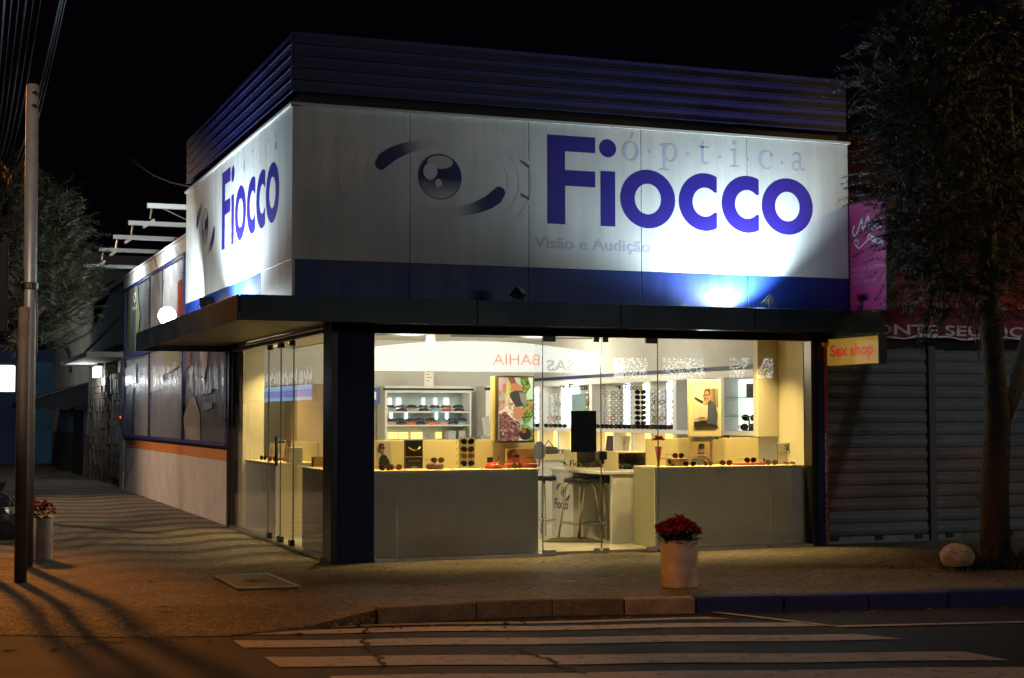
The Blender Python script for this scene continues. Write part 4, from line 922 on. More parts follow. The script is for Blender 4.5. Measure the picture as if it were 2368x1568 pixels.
window_display(.40, 2.07, .42, 2.23, .64, 'white window display counter left of the front doors')
window_display(3.335, 5.055, 3.47, 4.80, 4.66, 'white window display counter right of the front doors')
def side_display(y0, y1, label):
    t = thing('window_display', label, 'display counter', (.35, (y0+y1)/2, .03), 'window display counters')
    MB().box(.09, .11, y0, y1, .03, CT-.02).build('front_panel', PANEL, t); MB().box(.075, .58, y0, y1, CT-.018, CT).build('shelf_top', LAM, t, bevel=.003)
    MB().box(.112, .58, y0, y0+.02, .03, CT-.02).build('end_panel', LAM, t)
    MB().box(.56, .58, y0+.03, y1-.03, CT+.002, 1.06).build('back_panel', LAM, t)
side_display(.64, 1.64, 'display counter behind the side glass nearest the corner column')
side_display(2.9, 4.84, 'display counter behind the side glass farthest from the corner')
t = thing('storage_cabinet', 'tall pale cabinet with wooden upper door seen through the side doors', 'cabinet', (.9, 5.6, .03))
MB().box(.66, 1.05, 4.6, 6.6, .03, .86).build('body', LAM, t); MB().box(.72, 1.05, 4.6, 5.3, .862, 1.75).build('upper_door', mat('oak_veneer', (.55, .42, .26), .5, noise=(3, .2)), t); MB().box(.72, 1.05, 5.305, 6.6, .862, 1.75).build('upper_door', LAM, t)

# eyewear
def eyewear(name, frame_m, lens_m, rx=.031, rz=.026, split=True, single=False, thick=.0032):
    fr, ln, tp = MB(), [MB(), MB()], [MB(), MB()]
    for i, sg in enumerate((-1, 1)):
        c = Vector((sg*.036, 0, .028)); pts = [c+Vector((sg*rx*(math.cos(a)+.08*math.cos(2*a)), 0, rz*(math.sin(a)+.12*math.cos(a)))) for a in [2*math.pi*k/16 for k in range(16)]]
        fr.tube(pts+pts[:1], thick, 6, cap=False); ln[i].face([p+Vector((0, .0015, 0)) for p in pts][::-1 if sg > 0 else 1])
        e = Vector((sg*.069, 0, .036)); tp[i].tube([e, e+Vector((0, .07, .004)), e+Vector((0, .115, .0)), e+Vector((0, .135, -.025))], thick*.75, 6)
    fr.tube([(-.010, -.002, .034), (0, -.004, .037), (.010, -.002, .034)], thick*.9, 6)
    if single:
        m = merge([fr]+tp); i = len(m.f)
        for l in ln:
            k = len(m.v); m.v += l.v; m.c += l.c; m.f += [[j+k for j in f] for f in l.f]; m.m += [1]*len(l.f)
        return m, [frame_m, lens_m]
    t = thing(name, '', 'eyewear')
    fr.build('frame', frame_m, t)
    for l in ln: l.build('lens', lens_m, t)
    for p in tp: p.build('temple', frame_m, t)
    return t
F_BLK = mat('frame_black', (.012, .012, .013), .25); F_TOR = mat('frame_tortoise', (.14, .05, .02), .25, noise=(60, .8)); F_GLD = mat('frame_gold', (.6, .42, .18), .25, metal=1); F_SIL = mat('frame_silver', (.55, .56, .58), .25, metal=1); F_RED = mat('frame_red', (.5, .02, .03), .3)
L_DK = mat('lens_smoke', (.012, .012, .014), .06, spec=.8); L_BR = mat('lens_brown', (.09, .035, .02), .06, spec=.8); L_PK = mat('lens_rose', (.26, .12, .10), .08, spec=.8); L_CLR = GLASSIN
SG = 'sunglasses displayed in the shop windows'
protos = {}
def sun(kind, x, y, z, label, rz=0, rx=0, s=1.0, ry=0):
    ks = {'brown': (F_TOR, L_BR), 'black': (F_BLK, L_DK), 'rose': (F_GLD, L_PK), 'gold': (F_GLD, L_DK)}
    o = eyewear('sunglasses', *ks[kind]) if kind not in protos else copy_tree(protos[kind]); protos.setdefault(kind, o)
    o.location = (x, y, z); o.rotation_euler = (rad(rx), rad(ry), rad(rz)); o.scale = (s, s, s); tag(o, label, 'sunglasses', SG); return o
def atY(f, x, y, Yp): return ony(*f(x, y), Yp)
def card(name, f, x0, y0, x1, y1, Yp, items, label, cat, lean=.0, base=None, thick=.006):
    a, b = atY(f, x0, y1, Yp), atY(f, x1, y0, Yp); a.z = max(a.z, CT+.001) if abs(a.z-CT) < .05 else a.z
    W, H = b.x-a.x, b.z-a.z; t = thing(name, label, cat, tuple(a))
    F = Frame(a, (1, 0, 0), Vector((0, lean, 1)).normalized())
    MB().obox(F.P(0, 0, -thick), F.u*W, F.v*H, F.n*thick).build('card', base or mat('card_white', (.62, .58, .50), .5), t)
    if items: m, ms = art(F, W, H, items); m.build('print', ms, t)
    return t, F, W, H
P_SK = mat('print_skin', (.42, .24, .15), .5); P_SKD = mat('print_skin_shade', (.24, .12, .07), .5); P_HR = mat('print_hair_brown', (.07, .035, .02), .5); P_BK = mat('print_black', (.012, .011, .010), .5); P_BL = mat('print_blue_grey', (.05, .07, .11), .5); P_WH = mat('print_cream', (.60, .54, .44), .5); P_OC = mat('print_ochre', (.42, .30, .12), .5); P_GY = mat('print_grey', (.20, .19, .18), .5); P_BN = mat('print_brown', (.16, .09, .05), .5); P_PK = mat('print_pink', (.55, .16, .12), .5); P_GR = mat('print_green', (.06, .12, .03), .6, noise=(40, .8))
yv = .34
# --- left window, left to right
card('photo_card', ZA, 172, 1208, 330, 1488, .40, [(P_WH, RECT), (P_BK, [(.22, 0), (.98, 0), (.85, .30), (.66, .50), (.42, .53), (.22, .42), (.15, .2)]), (P_SK, [(.33, .52), (.55, .52), (.52, .66), (.36, .66)]), (P_HR, ell(.36, .78, .21, .17)), (P_SK, ell(.40, .76, .15, .15)), (P_BK, ell(.33, .78, .08, .035)), (P_BK, ell(.50, .78, .07, .035)), (P_PK, ell(.41, .66, .04, .012)), (P_HR, [(.16, .85), (.22, .94), (.4, .96), (.55, .9), (.5, .88), (.3, .88), (.22, .7), (.18, .6)])], 'photo card of a woman in black at the left end of the window', 'photo card', lean=.12)
p = atY(ZA, 265, 1486, .22); sun('brown', p.x, .22, CT, 'dark sunglasses at the foot of the photo card of the woman in black', 8)
p = atY(ZA, 365, 1486, .3); sun('rose', p.x, .30, CT, 'rose lensed sunglasses just right of the woman in black card', -14)
t, F, W, H = card('jewellery_stand', ZA, 475, 1187, 657, 1487, .36, [], 'tall black display stand with a gold bracelet in its upper half', 'display stand', base=P_BK, thick=.05)
GOLD = mat('gold', (.75, .5, .15), .25, metal=1)
mb = MB()
for k in range(13): a = rad(200+140*k/12); mb.lathe(F.P(W*.5+W*.33*math.cos(a), H*(.80)+H*.18*math.sin(a)*.9, .012), [(.001, -.004), (.005, 0), (.001, .004)], 8)
mb.tube([F.P(W*.5, H*.62, .01), F.P(W*.5, H*.42, .01)], .004); mb.build('bracelet', GOLD, t)
MB().obox(F.P(.0, H*.40, .0), F.u*W, F.v*.006, F.n*.03).build('ledge', GOLD, t)
poly(m0 := MB(), F, [(W*.14, H*.25), (W*.86, H*.25), (W*.86, H*.29), (W*.14, H*.29)], .002); m0.build('print', mat('print_dim_gold', (.14, .10, .04), .5), t); poly(m := MB(), F, ell(W*.5, H*.05, W*.2, .006), .002); m.build('print', GOLD, t)
p = atY(ZA, 783, 1480, .34); t = thing('glasses_case', 'round tan patterned case under rose sunglasses in the left window', 'glasses case', (p.x, .34, CT))
MB().lathe((0+p.x, .34, CT), [(.072, 0), (.085, .01), (.088, .03), (.08, .055), (.001, .06)], 24).build('shell', mat('case_tan', (.16, .09, .04), .4, noise=(35, .8)), t, smooth=True)
sun('rose', p.x+.004, .27, CT+.062, 'rose sunglasses resting on the round tan case', 3)
t, F, W, H = card('eyewear_stand', ZA, 1035, 1158, 1203, 1480, .40, [], 'cream upright board holding four sunglasses one above another', 'display stand', base=LAM, thick=.02)
for k, (zy, kd) in enumerate(((1202, 'black'), (1283, 'brown'), (1352, 'rose'), (1430, 'black'))):
    p = atY(ZA, 1120, zy, .36); sun(kd, p.x, .345, p.z-.028, 'sunglasses on the cream upright board, %s from the top' % ORD[k], 0)
p = atY(ZA, 1400, 1478, .32); t = thing('watch_case', 'red dome case with a gold watch standing on it in the left window', 'watch case', (p.x, .32, CT))
MB().lathe((p.x, .32, CT), [(.086, 0), (.088, .015), (.07, .045), (.03, .062), (.001, .064)], 24).build('dome', RED, t, smooth=True)
mb = MB(); c = Vector((p.x+.012, .24, CT+.05)); pts = [c+Vector((.022*math.cos(a), 0, .026*math.sin(a))) for a in [k*math.pi/8 for k in range(17)]]; mb.tube(pts, .005, 6, cap=False); mb.tube([c+Vector((0, 0, .026)), c+Vector((.014, 0, .075))], .007, 6); mb.build('watch', GOLD, t)
card('price_card', ZA, 1332, 1368, 1392, 1424, .40, [(P_GY, [(.2, .4), (.8, .4), (.8, .5), (.2, .5)])], 'small black card behind the red dome case', 'card', base=P_BK)
card('photo_box', ZA, 1537, 1278, 1840, 1440, .42, [(P_OC, RECT), (P_HR, ell(.18, .62, .16, .34)), (P_SKD, ell(.27, .48, .15, .40)), (P_HR, [(.06, .5), (.10, .9), (.24, 1), (.34, .92), (.20, .74), (.13, .3)]), (P_BK, ell(.36, .52, .08, .10)), (P_BK, ell(.25, .53, .06, .09)), (P_SKD, ell(.33, .20, .12, .16)), (P_GY, [(.55, .38), (.93, .38), (.93, .44), (.55, .44)])], 'printed box with a bearded man in sunglasses at the right end of the left window', 'photo box', base=P_OC, thick=.05)
a, b = atY(ZA, 1532, 1482, .34), atY(ZA, 1842, 1438, .34)
solo(MB().box(a.x, b.x, .30, .42, CT, CT+.042), 'display_block', mat('block_coral', (.62, .12, .08), .5), 'long coral pink block below the bearded man box', 'display block', bevel=.003)
p = atY(ZA, 1650, 1478, .22); sun('brown', p.x, .22, CT, 'folded sunglasses leaning on the coral pink block', 24, rx=-10)
p = atY(ZA, 1872, 1392, .30); t = thing('counter_mirror', 'round tabletop mirror at the right end of the left window', 'mirror', (p.x, .30, CT))
F = Frame((p.x, .28, CT+.17), (1, 0, 0), (0, .1, 1)); mb = MB(); poly(mb, F, ell(0, 0, .062, .09, 28), 0); mb.build('glass', mat('mirror_grey', (.5, .48, .4), .15, metal=.7), t); mb = MB(); ring(mb, F, 0, 0, .066, .094, .061, .089, .002); mb.lathe((p.x, .30, CT), [(.001, .004), (.05, .004), (.05, 0)], 18); mb.tube([(p.x, .295, CT), (p.x, .285, CT+.09)], .006); mb.build('stand', CHROME, t)
for k, (zx, l) in enumerate(((430, 'scatter of red petals right of the woman in black card'), (800, 'scatter of red petals before the round tan case'), (955, 'scatter of red petals left of the cream board'), (1290, 'scatter of red petals left of the red dome case'))):
    p = atY(ZA, zx, 1484, .16); mb = MB()
    for j in range(9):
        c = Vector((p.x+random.uniform(-.03, .03), .16+random.uniform(-.02, .02), CT+.001)); mb.face([c, c+Vector((.016, .003, .008)), c+Vector((.02, .012, .003)), c+Vector((.004, .012, .006))])
    solo(mb, 'petals', mat('red_petals', (.65, .04, .03), .5), l, 'petals', 'red petals on the window shelves')
# --- right window
p = atY(ZC, 78, 1466, .30); t = thing('flower_vase', 'slim red cone vase with one crimson flower beside the right door edge', 'vase', (p.x, .30, CT))
MB().lathe((p.x, .30, CT), [(.026, 0), (.012, .012), (.012, .03), (.038, .20), (.034, .20), (.008, .04)], 20).build('vase', RED, t, smooth=True)
mb = MB(); c = Vector((p.x, .30, CT+.27))
for _ in range(130):
    a, e = random.uniform(0, 6.28), random.uniform(-.2, 1.2); d = Vector((math.cos(a)*math.cos(e), math.sin(a)*math.cos(e), math.sin(e)*.6)); s = d.cross(Vector((.1, .2, 1))).normalized()*.010
    mb.face([c, c+d*.05-s, c+d*random.uniform(.07, .095), c+d*.05+s])
mb.build('flower', mat('petal_red', (.62, .03, .08), .6), t); MB().tube([(p.x, .3, CT+.1), (p.x, .3, CT+.27)], .004).build('stem', GRN, t)
a, b = atY(ZC, 192, 1458, .34), atY(ZC, 372, 1378, .34)
solo(MB().box(a.x, b.x, .30, .42, CT, b.z), 'display_block', mat('block_floral', (.60, .38, .24), .5, noise=(45, .6)), 'cream floral block carrying brown sunglasses near the red vase', 'display block', bevel=.003)
p = atY(ZC, 285, 1376, .33); sun('brown', p.x, .33, b.z, 'brown sunglasses on top of the cream floral block', 5)
p = atY(ZC, 200, 1460, .2); sun('black', p.x, .20, CT+.005, 'dark glasses tilted against the left of the floral block', 30, ry=40)
p = atY(ZC, 405, 1460, .2); sun('gold', p.x, .20, CT, 'glittering gold glasses lying right of the floral block', -30)
t, F, W, H = card('photo_card', ZC, 420, 1205, 620, 1452, .44, [(P_OC, RECT), (P_BL, [(.02, 0), (.98, 0), (.98, .27), (.02, .27)]), (P_SK, [(.02, .30), (.30, .50), (.46, .53), (.62, .53), (.74, .50), (.99, .34), (.96, .28), (.70, .36), (.34, .36), (.08, .26)]), (P_BL, [(.34, .34), (.72, .34), (.70, .50), (.62, .56), (.42, .56), (.34, .50)]), (P_SK, [(.45, .54), (.62, .54), (.62, .68), (.48, .66)]), (P_SK, ell(.54, .74, .13, .14)), (P_BK, ell(.56, .84, .16, .09)), (P_BK, ell(.47, .75, .08, .045)), (P_BK, ell(.61, .75, .08, .045)), (P_SK, [(.62, .02), (.86, .06), (.8, .26), (.66, .24)])], 'photo card of a seated person with pale lettering across the shirt', 'photo card', lean=.05)
text_mb('vogue', F, W*.28, H*.385, .03, W*.46, .012, bold=.02).build('print', P_WH, t)
p = atY(ZC, 595, 1456, .22); sun('rose', p.x, .22, CT, 'rose sunglasses before the lettered photo card', 12)
p = atY(ZC, 785, 1456, .26); sun('brown', p.x, .26, CT, 'round brown sunglasses alone between the photo card and the red slab', -6)
a, b = atY(ZC, 875, 1458, .34), atY(ZC, 1160, 1422, .34)
solo(MB().box(a.x, b.x, .26, .42, CT, b.z), 'display_block', mat('block_red', (.55, .10, .05), .45), 'long low red slab carrying round dark sunglasses in the right window', 'display block', bevel=.003)
p = atY(ZC, 1035, 1420, .32); sun('black', p.x, .31, b.z, 'round dark sunglasses standing on the long red slab', 0)
p = atY(ZC, 1175, 1440, .30); sun('gold', p.x, .30, CT+.002, 'gold sunglasses leaning on the right end of the red slab', 35, ry=-30)
p = atY(ZC, 1262, 1456, .20); sun('rose', p.x, .20, CT, 'rose sunglasses left of the framed card with the plant', -20)
t, F, W, H = card('framed_card', ZC, 1322, 1222, 1480, 1452, .42, [(P_WH, RECT), (P_BK, [(.0, 0), (.045, 0), (.045, 1), (0, 1)]), (P_GY, [(.15, .40), (.85, .40), (.85, .41), (.15, .41)])], 'cream lettered card with a dark edge standing near the right jamb', 'card', lean=.06)
text_mb('Di.M_Passini', F, W*.10, H*.48, .022, W*.82, .004).build('print', P_BK, t)
t = thing('plant_sprig', 'small spiky green sprig over the corner of the cream lettered card', 'plant', tuple(atY(ZC, 1470, 1300, .40)))
mb = MB(); c = atY(ZC, 1455, 1260, .395)
for k in range(34):
    a = random.uniform(0, 6.28); d = Vector((math.cos(a), random.uniform(-.5, .1), math.sin(a))); s = d.cross(Vector((0, 1, 0))).normalized()*.006; L_ = random.uniform(.05, .10)
    mb.face([c, c+d*L_*.5-s, c+d*L_, c+d*L_*.5+s])
mb.build('leaves', mat('sprig_grey_green', (.16, .20, .10), .6), t)
p = atY(ZC, 1460, 1448, .24); sun('brown', p.x, .24, CT, 'thin brown glasses lying at the foot of the cream lettered card', -8, rx=-60)
t = thing('poster_stand', 'tall cream panel with a photo of a person in denim jacket', 'poster stand', tuple(ony(1630, 1015, .5)))
a, b = ony(1592, 1011, .5), ony(1667, 878, .5); MB().box(a.x, b.x, .5, .53, a.z, b.z).build('panel', LAM, t, bevel=.008)
a, b = ony(1604, 987, .498), ony(1660, 898, .498); F = Frame(a, (1, 0, 0), (0, 0, 1)); W, H = b.x-a.x, b.z-a.z
m, ms = art(F, W, H, [(P_WH, RECT), (P_GY, [(.55, .55), (1, .5), (1, 1), (.45, 1)]), (P_BN, [(.62, .7), (.7, .7), (.66, 1), (.58, 1)]), (P_BN, [(.8, .6), (.9, .6), (.86, 1), (.76, 1)]), (P_BK, [(.03, .78), (.38, .66), (.36, .62), (.03, .74)]), (P_BK, [(0, 0), (.96, 0), (.9, .12), (0, .14)]), (P_BL, [(.50, .10), (.92, .03), (.97, .3), (.88, .58), (.68, .68), (.54, .64)]), (P_WH, [(.24, .2), (.54, .2), (.56, .62), (.44, .60), (.30, .52)]), (P_BN, [(.0, .18), (.28, .26), (.5, .24), (.3, .16)]), (P_SK, [(.05, .18), (.5, .16), (.5, .20), (.05, .22)]), (P_SK, [(.42, .58), (.58, .62), (.62, .78), (.46, .74)]), (P_HR, ell(.52, .87, .13, .11)), (P_SK, ell(.51, .83, .10, .10)), (P_BK, [(.41, .84), (.61, .84), (.61, .82), (.41, .82)]), (P_SK, [(.58, .66), (.66, .7), (.68, .86), (.60, .80)])])
m.build('print', ms, t)
a = ony(1592, 1013, .5); MB().box(a.x+.03, a.x+.34, .48, .56, 1.105, 1.122).build('clip', CHROME, t)
# --- portrait screen hung in the left window
a, b = ony(1147, 1024, .46), ony(1235, 869, .46)
t = thing('display_screen', 'tall lit screen showing a seated figure turned on its side among leaves', 'screen', (a.x, .46, a.z))
MB().box(a.x, b.x, .46, .50, a.z, b.z).build('housing', mat('screen_bezel', (.10, .075, .04), .35), t, bevel=.006)
MB().box(a.x-.035, a.x-.002, .47, .54, a.z+.01, b.z-.01).build('back_cover', LAM, t, bevel=.008)
a, b = ony(1152.5, 1019, .458), ony(1231.5, 873.5, .458); F = Frame(a, (1, 0, 0), (0, 0, 1)); W, H = b.x-a.x, b.z-a.z
def scr(n, c, noise=None): return mat('screen_'+n, c, .3, emit=c, es=.75) if not noise else speckle('screen_'+n, c, noise)
def speckle(name, c, cs):
    m = mat(name, c[0], .3, emit=c[0], es=.7); nt = m.node_tree; b = nt.nodes['Principled BSDF']; geo = nt.nodes.new('ShaderNodeNewGeometry')
    n = nt.nodes.new('ShaderNodeTexVoronoi'); n.inputs['Scale'].default_value = cs; nt.links.new(geo.outputs['Position'], n.inputs['Vector'])
    sp = nt.nodes.new('ShaderNodeSeparateColor'); nt.links.new(n.outputs['Color'], sp.inputs[0])
    r = nt.nodes.new('ShaderNodeValToRGB'); e = r.color_ramp.elements; e[0].color = (*c[0], 1); e[1].color = (*c[-1], 1)
    for k, cc in enumerate(c[1:-1]): q = e.new((k+1)/(len(c)-1)); q.color = (*cc, 1)
    nt.links.new(sp.outputs[0], r.inputs[0]); nt.links.new(r.outputs[0], b.inputs['Base Color']); nt.links.new(r.outputs[0], b.inputs['Emission Color']); return m
q = lambda l: [((x-1440)/375, 1-(y-520)/700) for x, y in l]
G1 = scr('foliage', [(.02, .05, .01), (.10, .20, .03), (.30, .42, .10), (.05, .09, .02)], 60); SKY_ = scr('sky', (.42, .62, .50)); SK1 = scr('skin', (.45, .20, .10)); SK2 = scr('skin_shade', (.25, .09, .04)); SHR = scr('shorts', (.04, .045, .045)); TEE = scr('shirt', [(.65, .60, .50), (.62, .35, .28), (.75, .72, .62), (.10, .12, .11)], 45); PAT = scr('pattern', [(.05, .02, .02), (.30, .10, .09), (.02, .015, .02), (.45, .32, .28)], 55); HAR = scr('hair', (.03, .012, .010)); WAL = scr('mural', [(.40, .30, .30), (.32, .34, .36), (.55, .12, .14), (.10, .22, .14)], 22); LIM = scr('lime', (.45, .48, .16))
m, ms = art(F, W, H, [(SKY_, RECT), (WAL, q([(1440, 520), (1560, 520), (1540, 760), (1490, 880), (1440, 900)])), (LIM, q([(1530, 560), (1580, 560), (1600, 860), (1500, 860)])), (G1, q([(1670, 520), (1760, 520), (1790, 620), (1750, 680), (1720, 760), (1690, 600)])), (G1, q([(1740, 770), (1815, 760), (1815, 940), (1780, 1000), (1720, 1040), (1690, 960), (1700, 850)])), (G1, q([(1680, 1040), (1760, 1050), (1815, 1100), (1815, 1220), (1760, 1220), (1690, 1100)])), (SK2, q([(1540, 520), (1610, 520), (1640, 600), (1600, 630), (1560, 570)])), (SK1, q([(1560, 590), (1640, 580), (1700, 630), (1700, 690), (1640, 680), (1590, 670)])), (SK1, q([(1570, 620), (1600, 640), (1590, 690), (1565, 660)])), (SHR, q([(1560, 690), (1620, 665), (1700, 670), (1740, 740), (1720, 830), (1640, 850), (1560, 800)])), (GR_ := scr('shirt_grey', (.22, .23, .20)), q([(1660, 680), (1740, 700), (1745, 800), (1720, 840), (1680, 780)])), (TEE, q([(1520, 720), (1570, 750), (1620, 840), (1640, 900), (1600, 1000), (1450, 990), (1450, 900), (1540, 830)])), (SK1, q([(1600, 830), (1700, 870), (1690, 960), (1640, 990), (1590, 960)])), (PAT, q([(1440, 920), (1500, 900), (1600, 990), (1660, 1010), (1690, 1100), (1650, 1220), (1440, 1220)])), (SK1, q([(1650, 990), (1690, 900), (1812, 775), (1815, 810), (1710, 920), (1670, 1010)])), (HAR, q(ell(1725, 1150, 65, 65))), (SK2, q([(1670, 1100), (1730, 1090), (1740, 1130), (1700, 1140)]))])
m.build('picture', ms, t)

# --- behind the side glass
t = thing('photo_card', 'leaning photo card with dark and red print behind the far side glass', 'photo card', (.3, 3.35, CT))
F = Frame((.30, 3.5, CT), (0, -1, .0), (.14, -.10, 1)); MB().obox(F.P(0, 0, -.006), F.u*.26, F.v*.24, F.n*.006).build('card', MATS['card_white'], t)
m, ms = art(F, .26, .24, [(P_SKD, RECT), (P_BN, [(0, .4), (.7, .5), (.7, 1), (.1, 1)]), (RED, [(.2, 0), (.7, 0), (.7, .4), (.3, .4)]), (P_SK, ell(.45, .66, .2, .2))]); m.build('print', ms, t)
for y_, c_, l_ in ((4.25, P_PK, 'pink photo card farthest along the side display'), (3.85, P_WH, 'pale lettered card in the middle of the far side display')):
    t = thing('photo_card', l_, 'photo card', (.3, y_, CT)); F = Frame((.32, y_+.12, CT), (0, -1, 0), (.12, 0, 1)); MB().obox(F.P(0, 0, -.006), F.u*.24, F.v*.2, F.n*.006).build('card', MATS['card_white'], t)
    m, ms = art(F, .24, .2, [(c_, [(.1, .1), (.9, .1), (.9, .6), (.1, .6)]), (P_SKD, ell(.5, .6, .15, .25))]); m.build('print', ms, t)
sun('brown', .2, 3.6, CT, 'brown sunglasses on the far side display between the cards', -60); sun('black', .2, 4.1, CT, 'dark sunglasses at the far end of the side display', -70)
solo(MB().box(.25, .40, 2.95, 3.12, CT, CT+.17), 'display_block', mat('block_cream', (.68, .6, .42), .5), 'cream block by the side doors on the far side display', 'display block', bevel=.003)
t = thing('eyewear_stand', 'wire stand with spectacle frames fanned on it behind the side doors', 'display stand', (.9, 2.9, 0.03))
mb = MB(); c = Vector((.35, 1.30, CT))
mb.lathe(c, [(.07, 0), (.07, .01), (.001, .012)], 18); mb.tube([c, c+Vector((0, 0, .26))], .006)
for k in range(4): mb.tube([c+Vector((-.07, -.05, .06*k+.05)), c+Vector((0, 0, .06*k+.07)), c+Vector((.07, .05, .06*k+.05))], .004)
t.location = c; ORG[t.name] = c; mb.build('rack', GOLD, t)
for k in range(4):
    sun('gold', .33, 1.24, CT+.06*k+.045, 'gold rimmed glasses on the wire stand, %s from the bottom' % ORD[k], -50)
t = thing('cloth', 'crumpled coral red cloth under dark sunglasses by the corner column', 'cloth', (.3, .9, CT))
mb = MB(); n = 12
for i in range(n):
    for j in range(n):
        f = lambda a, b: Vector((.14+.30*a/n, .72+.36*b/n, CT+.004+.022*(1+math.sin(a*1.9+b)+math.sin(b*1.5-a*.7))*(math.sin(math.pi*a/n)*math.sin(math.pi*b/n))))
        mb.face([f(i, j), f(i+1, j), f(i+1, j+1), f(i, j+1)])
mb.build('fabric', mat('coral_cloth', (.75, .10, .06), .7), t, smooth=True)
sun('black', .22, .80, CT+.055, 'dark sunglasses on the coral cloth, nearest the column', -60); sun('black', .24, .98, CT+.055, 'dark sunglasses on the coral cloth, farther from the column', -48)
solo(MB().box(.18, .34, 1.52, 1.62, CT, CT+.10), 'display_block', P_BN, 'dark brown box just inside the side door edge', 'display block', bevel=.003)

t = thing('lit_sign', 'blue and white lit shop sign across the side street reflected in the side glass', 'sign', (-5, 23.5, 1.6))
BLG = mat('sign_glow_blue', (.1, .2, .8), .5, emit=(.10, .22, 1.0), es=1.1); CYG = mat('sign_glow_cyan', (.2, .5, 1), .5, emit=(.22, .55, 1.0), es=1.2); WHG = mat('sign_glow_white', (.9, .95, 1), .5, emit=(.75, .9, .95), es=.6)
fr = MB(); y = 21.6
while y < 27:
    z_ = 2.12+random.uniform(-.06, .22); fr.face([(-5, y, z_), (-5, y+.10, z_+random.uniform(-.04, .04)), (-5, y+.10, 2.42+random.uniform(-.1, .12)), (-5, y, 2.42+random.uniform(-.1, .12))]); y += random.uniform(.10, .2)
fr.build('fringe', WHG, t)
for za_, zb_, m_ in ((1.99, 2.11, CYG), (1.84, 1.98, BLG), (1.74, 1.83, CYG)): MB().face([(-5, 21.6, za_), (-5, 27.0, za_), (-5, 27.0, zb_), (-5, 21.6, zb_)]).build('panel', m_, t)
MB().box(-5.3, -5.02, 21.5, 27.1, 1.7, 2.6).build('housing', DARK, t); MB().box(-5.2, -5.1, 24, 24.2, -.1, 1.7).build('post', DARK, t)
# ------------------------------------------------------------------ furniture deeper inside
Yb = 7.25
cab = thing('display_cabinet', 'white wall cabinet with glasses cases on two bright shelves at the back', 'cabinet', tuple(ony(990, 1016, Yb)))
A = lambda x, y: ony(*ZA(x, y), Yb)
xl, xr, zl, zh = A(262, 0).x, A(1165, 0).x, .03, A(700, 622).z; il, ir, ih = A(288, 0).x, A(1148, 0).x, A(700, 690).z
mb = MB(); mb.box(xl, il, Yb, Yb+.4, zl, zh); mb.box(ir, xr, Yb, Yb+.4, zl, zh); mb.box(il, ir, Yb, Yb+.4, ih, zh); mb.build('carcass', WHITE, cab)
MB().box(xl-.03, xr+.03, Yb-.02, Yb-.001, A(0, 662).z, A(0, 642).z).build('navy_strip', NAVY, cab)
MB().box(il, ir, Yb+.36, Yb+.40, .8, ih).build('back_panel', mat('cabinet_back', (.50, .58, .60), .25, noise=(1.2, .2)), cab)
for zz in (887, 1030): z = A(0, zz).z; MB().box(il, ir, Yb+.01, Yb+.36, z-.02, z).build('shelf', WHITE, cab)
MB().box(il, ir, Yb, Yb+.36, .03, A(0, 1182).z-.02).build('lower_doors', WHITE, cab)
STRIP = mat('led_and_reflection_cool', (1, 1, 1), .3, emit=(.86, .96, 1.0), es=4.5); STRIPV = mat('led_violet', (1, 1, 1), .3, emit=(.72, .74, 1.0), es=3.6); STRIPG = mat('led_greenish', (1, 1, 1), .3, emit=(.90, 1.0, .66), es=3.2); WARM = mat('warm_glow_or_reflection', (.8, .6, .25), .5, emit=(1.0, .70, .22), es=1.5)
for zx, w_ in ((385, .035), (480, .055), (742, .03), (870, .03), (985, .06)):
    p = A(zx, 0); MB().box(p.x-w_/2, p.x+w_/2, Yb+.345, Yb+.358, A(0, 855).z, A(0, 745).z).build('led_or_reflection_strip', STRIP, cab)  # glowing bars stand in for rack lights reflected in the cabinet back
for zx in (400, 560, 880, 990): p = A(zx, 0); MB().box(p.x-.015, p.x+.015, Yb+.345, Yb+.358, A(0, 975).z, A(0, 900).z).build('led_or_reflection_strip', STRIP, cab)  # lower shelf: reflected rack lights painted as glowing bars too
for a, b in ((290, 355), (365, 462), (472, 570), (600, 720), (860, 925)): MB().box(A(a, 0).x, A(b, 0).x, Yb+.30, Yb+.31, A(0, 1180).z, A(0, 1110).z).build('glow_or_reflection_panel', WARM, cab)  # warm glowing plates stand in for the cubbies' reflection
def case_mesh():
    mb = MB(); n, k = 16, 5; R = []
    for i in range(k+1):
        f = math.cos(i/k*math.pi/2)**.6; z = .046*math.sin(i/k*math.pi/2)
        R.append([Vector((.083*f*math.copysign(abs(math.cos(a))**.7, math.cos(a)), .034*f*math.copysign(abs(math.sin(a))**.8, math.sin(a)), z)) for a in [2*math.pi*j/n for j in range(n)]])
    for i in range(k):
        for j in range(n): mb.face([R[i][j], R[i][(j+1) % n], R[i+1][(j+1) % n], R[i+1][j]])
    return mb
cc = {'black': (.012, .012, .013), 'dark grey': (.06, .06, .06), 'silver grey': (.35, .35, .34), 'brown': (.09, .05, .035), 'pale blue': (.22, .42, .50), 'red': (.42, .06, .04), 'navy': (.015, .02, .05), 'pink': (.55, .30, .28), 'orange': (.65, .14, .02), 'teal': (.08, .22, .27)}
base = {}
def case(col, x, y, z, label):
    if col not in base: o = case_mesh().build('glasses_case', mat('case_'+col.replace(' ', '_'), cc[col], .35), None, smooth=True); base[col] = o
    else: o = base[col].copy(); COL.objects.link(o)
    o.location = (x, y, z); o.rotation_euler.z = rad(random.uniform(-6, 6)); tag(o, label, 'glasses case', 'glasses cases on the back cabinet shelves')
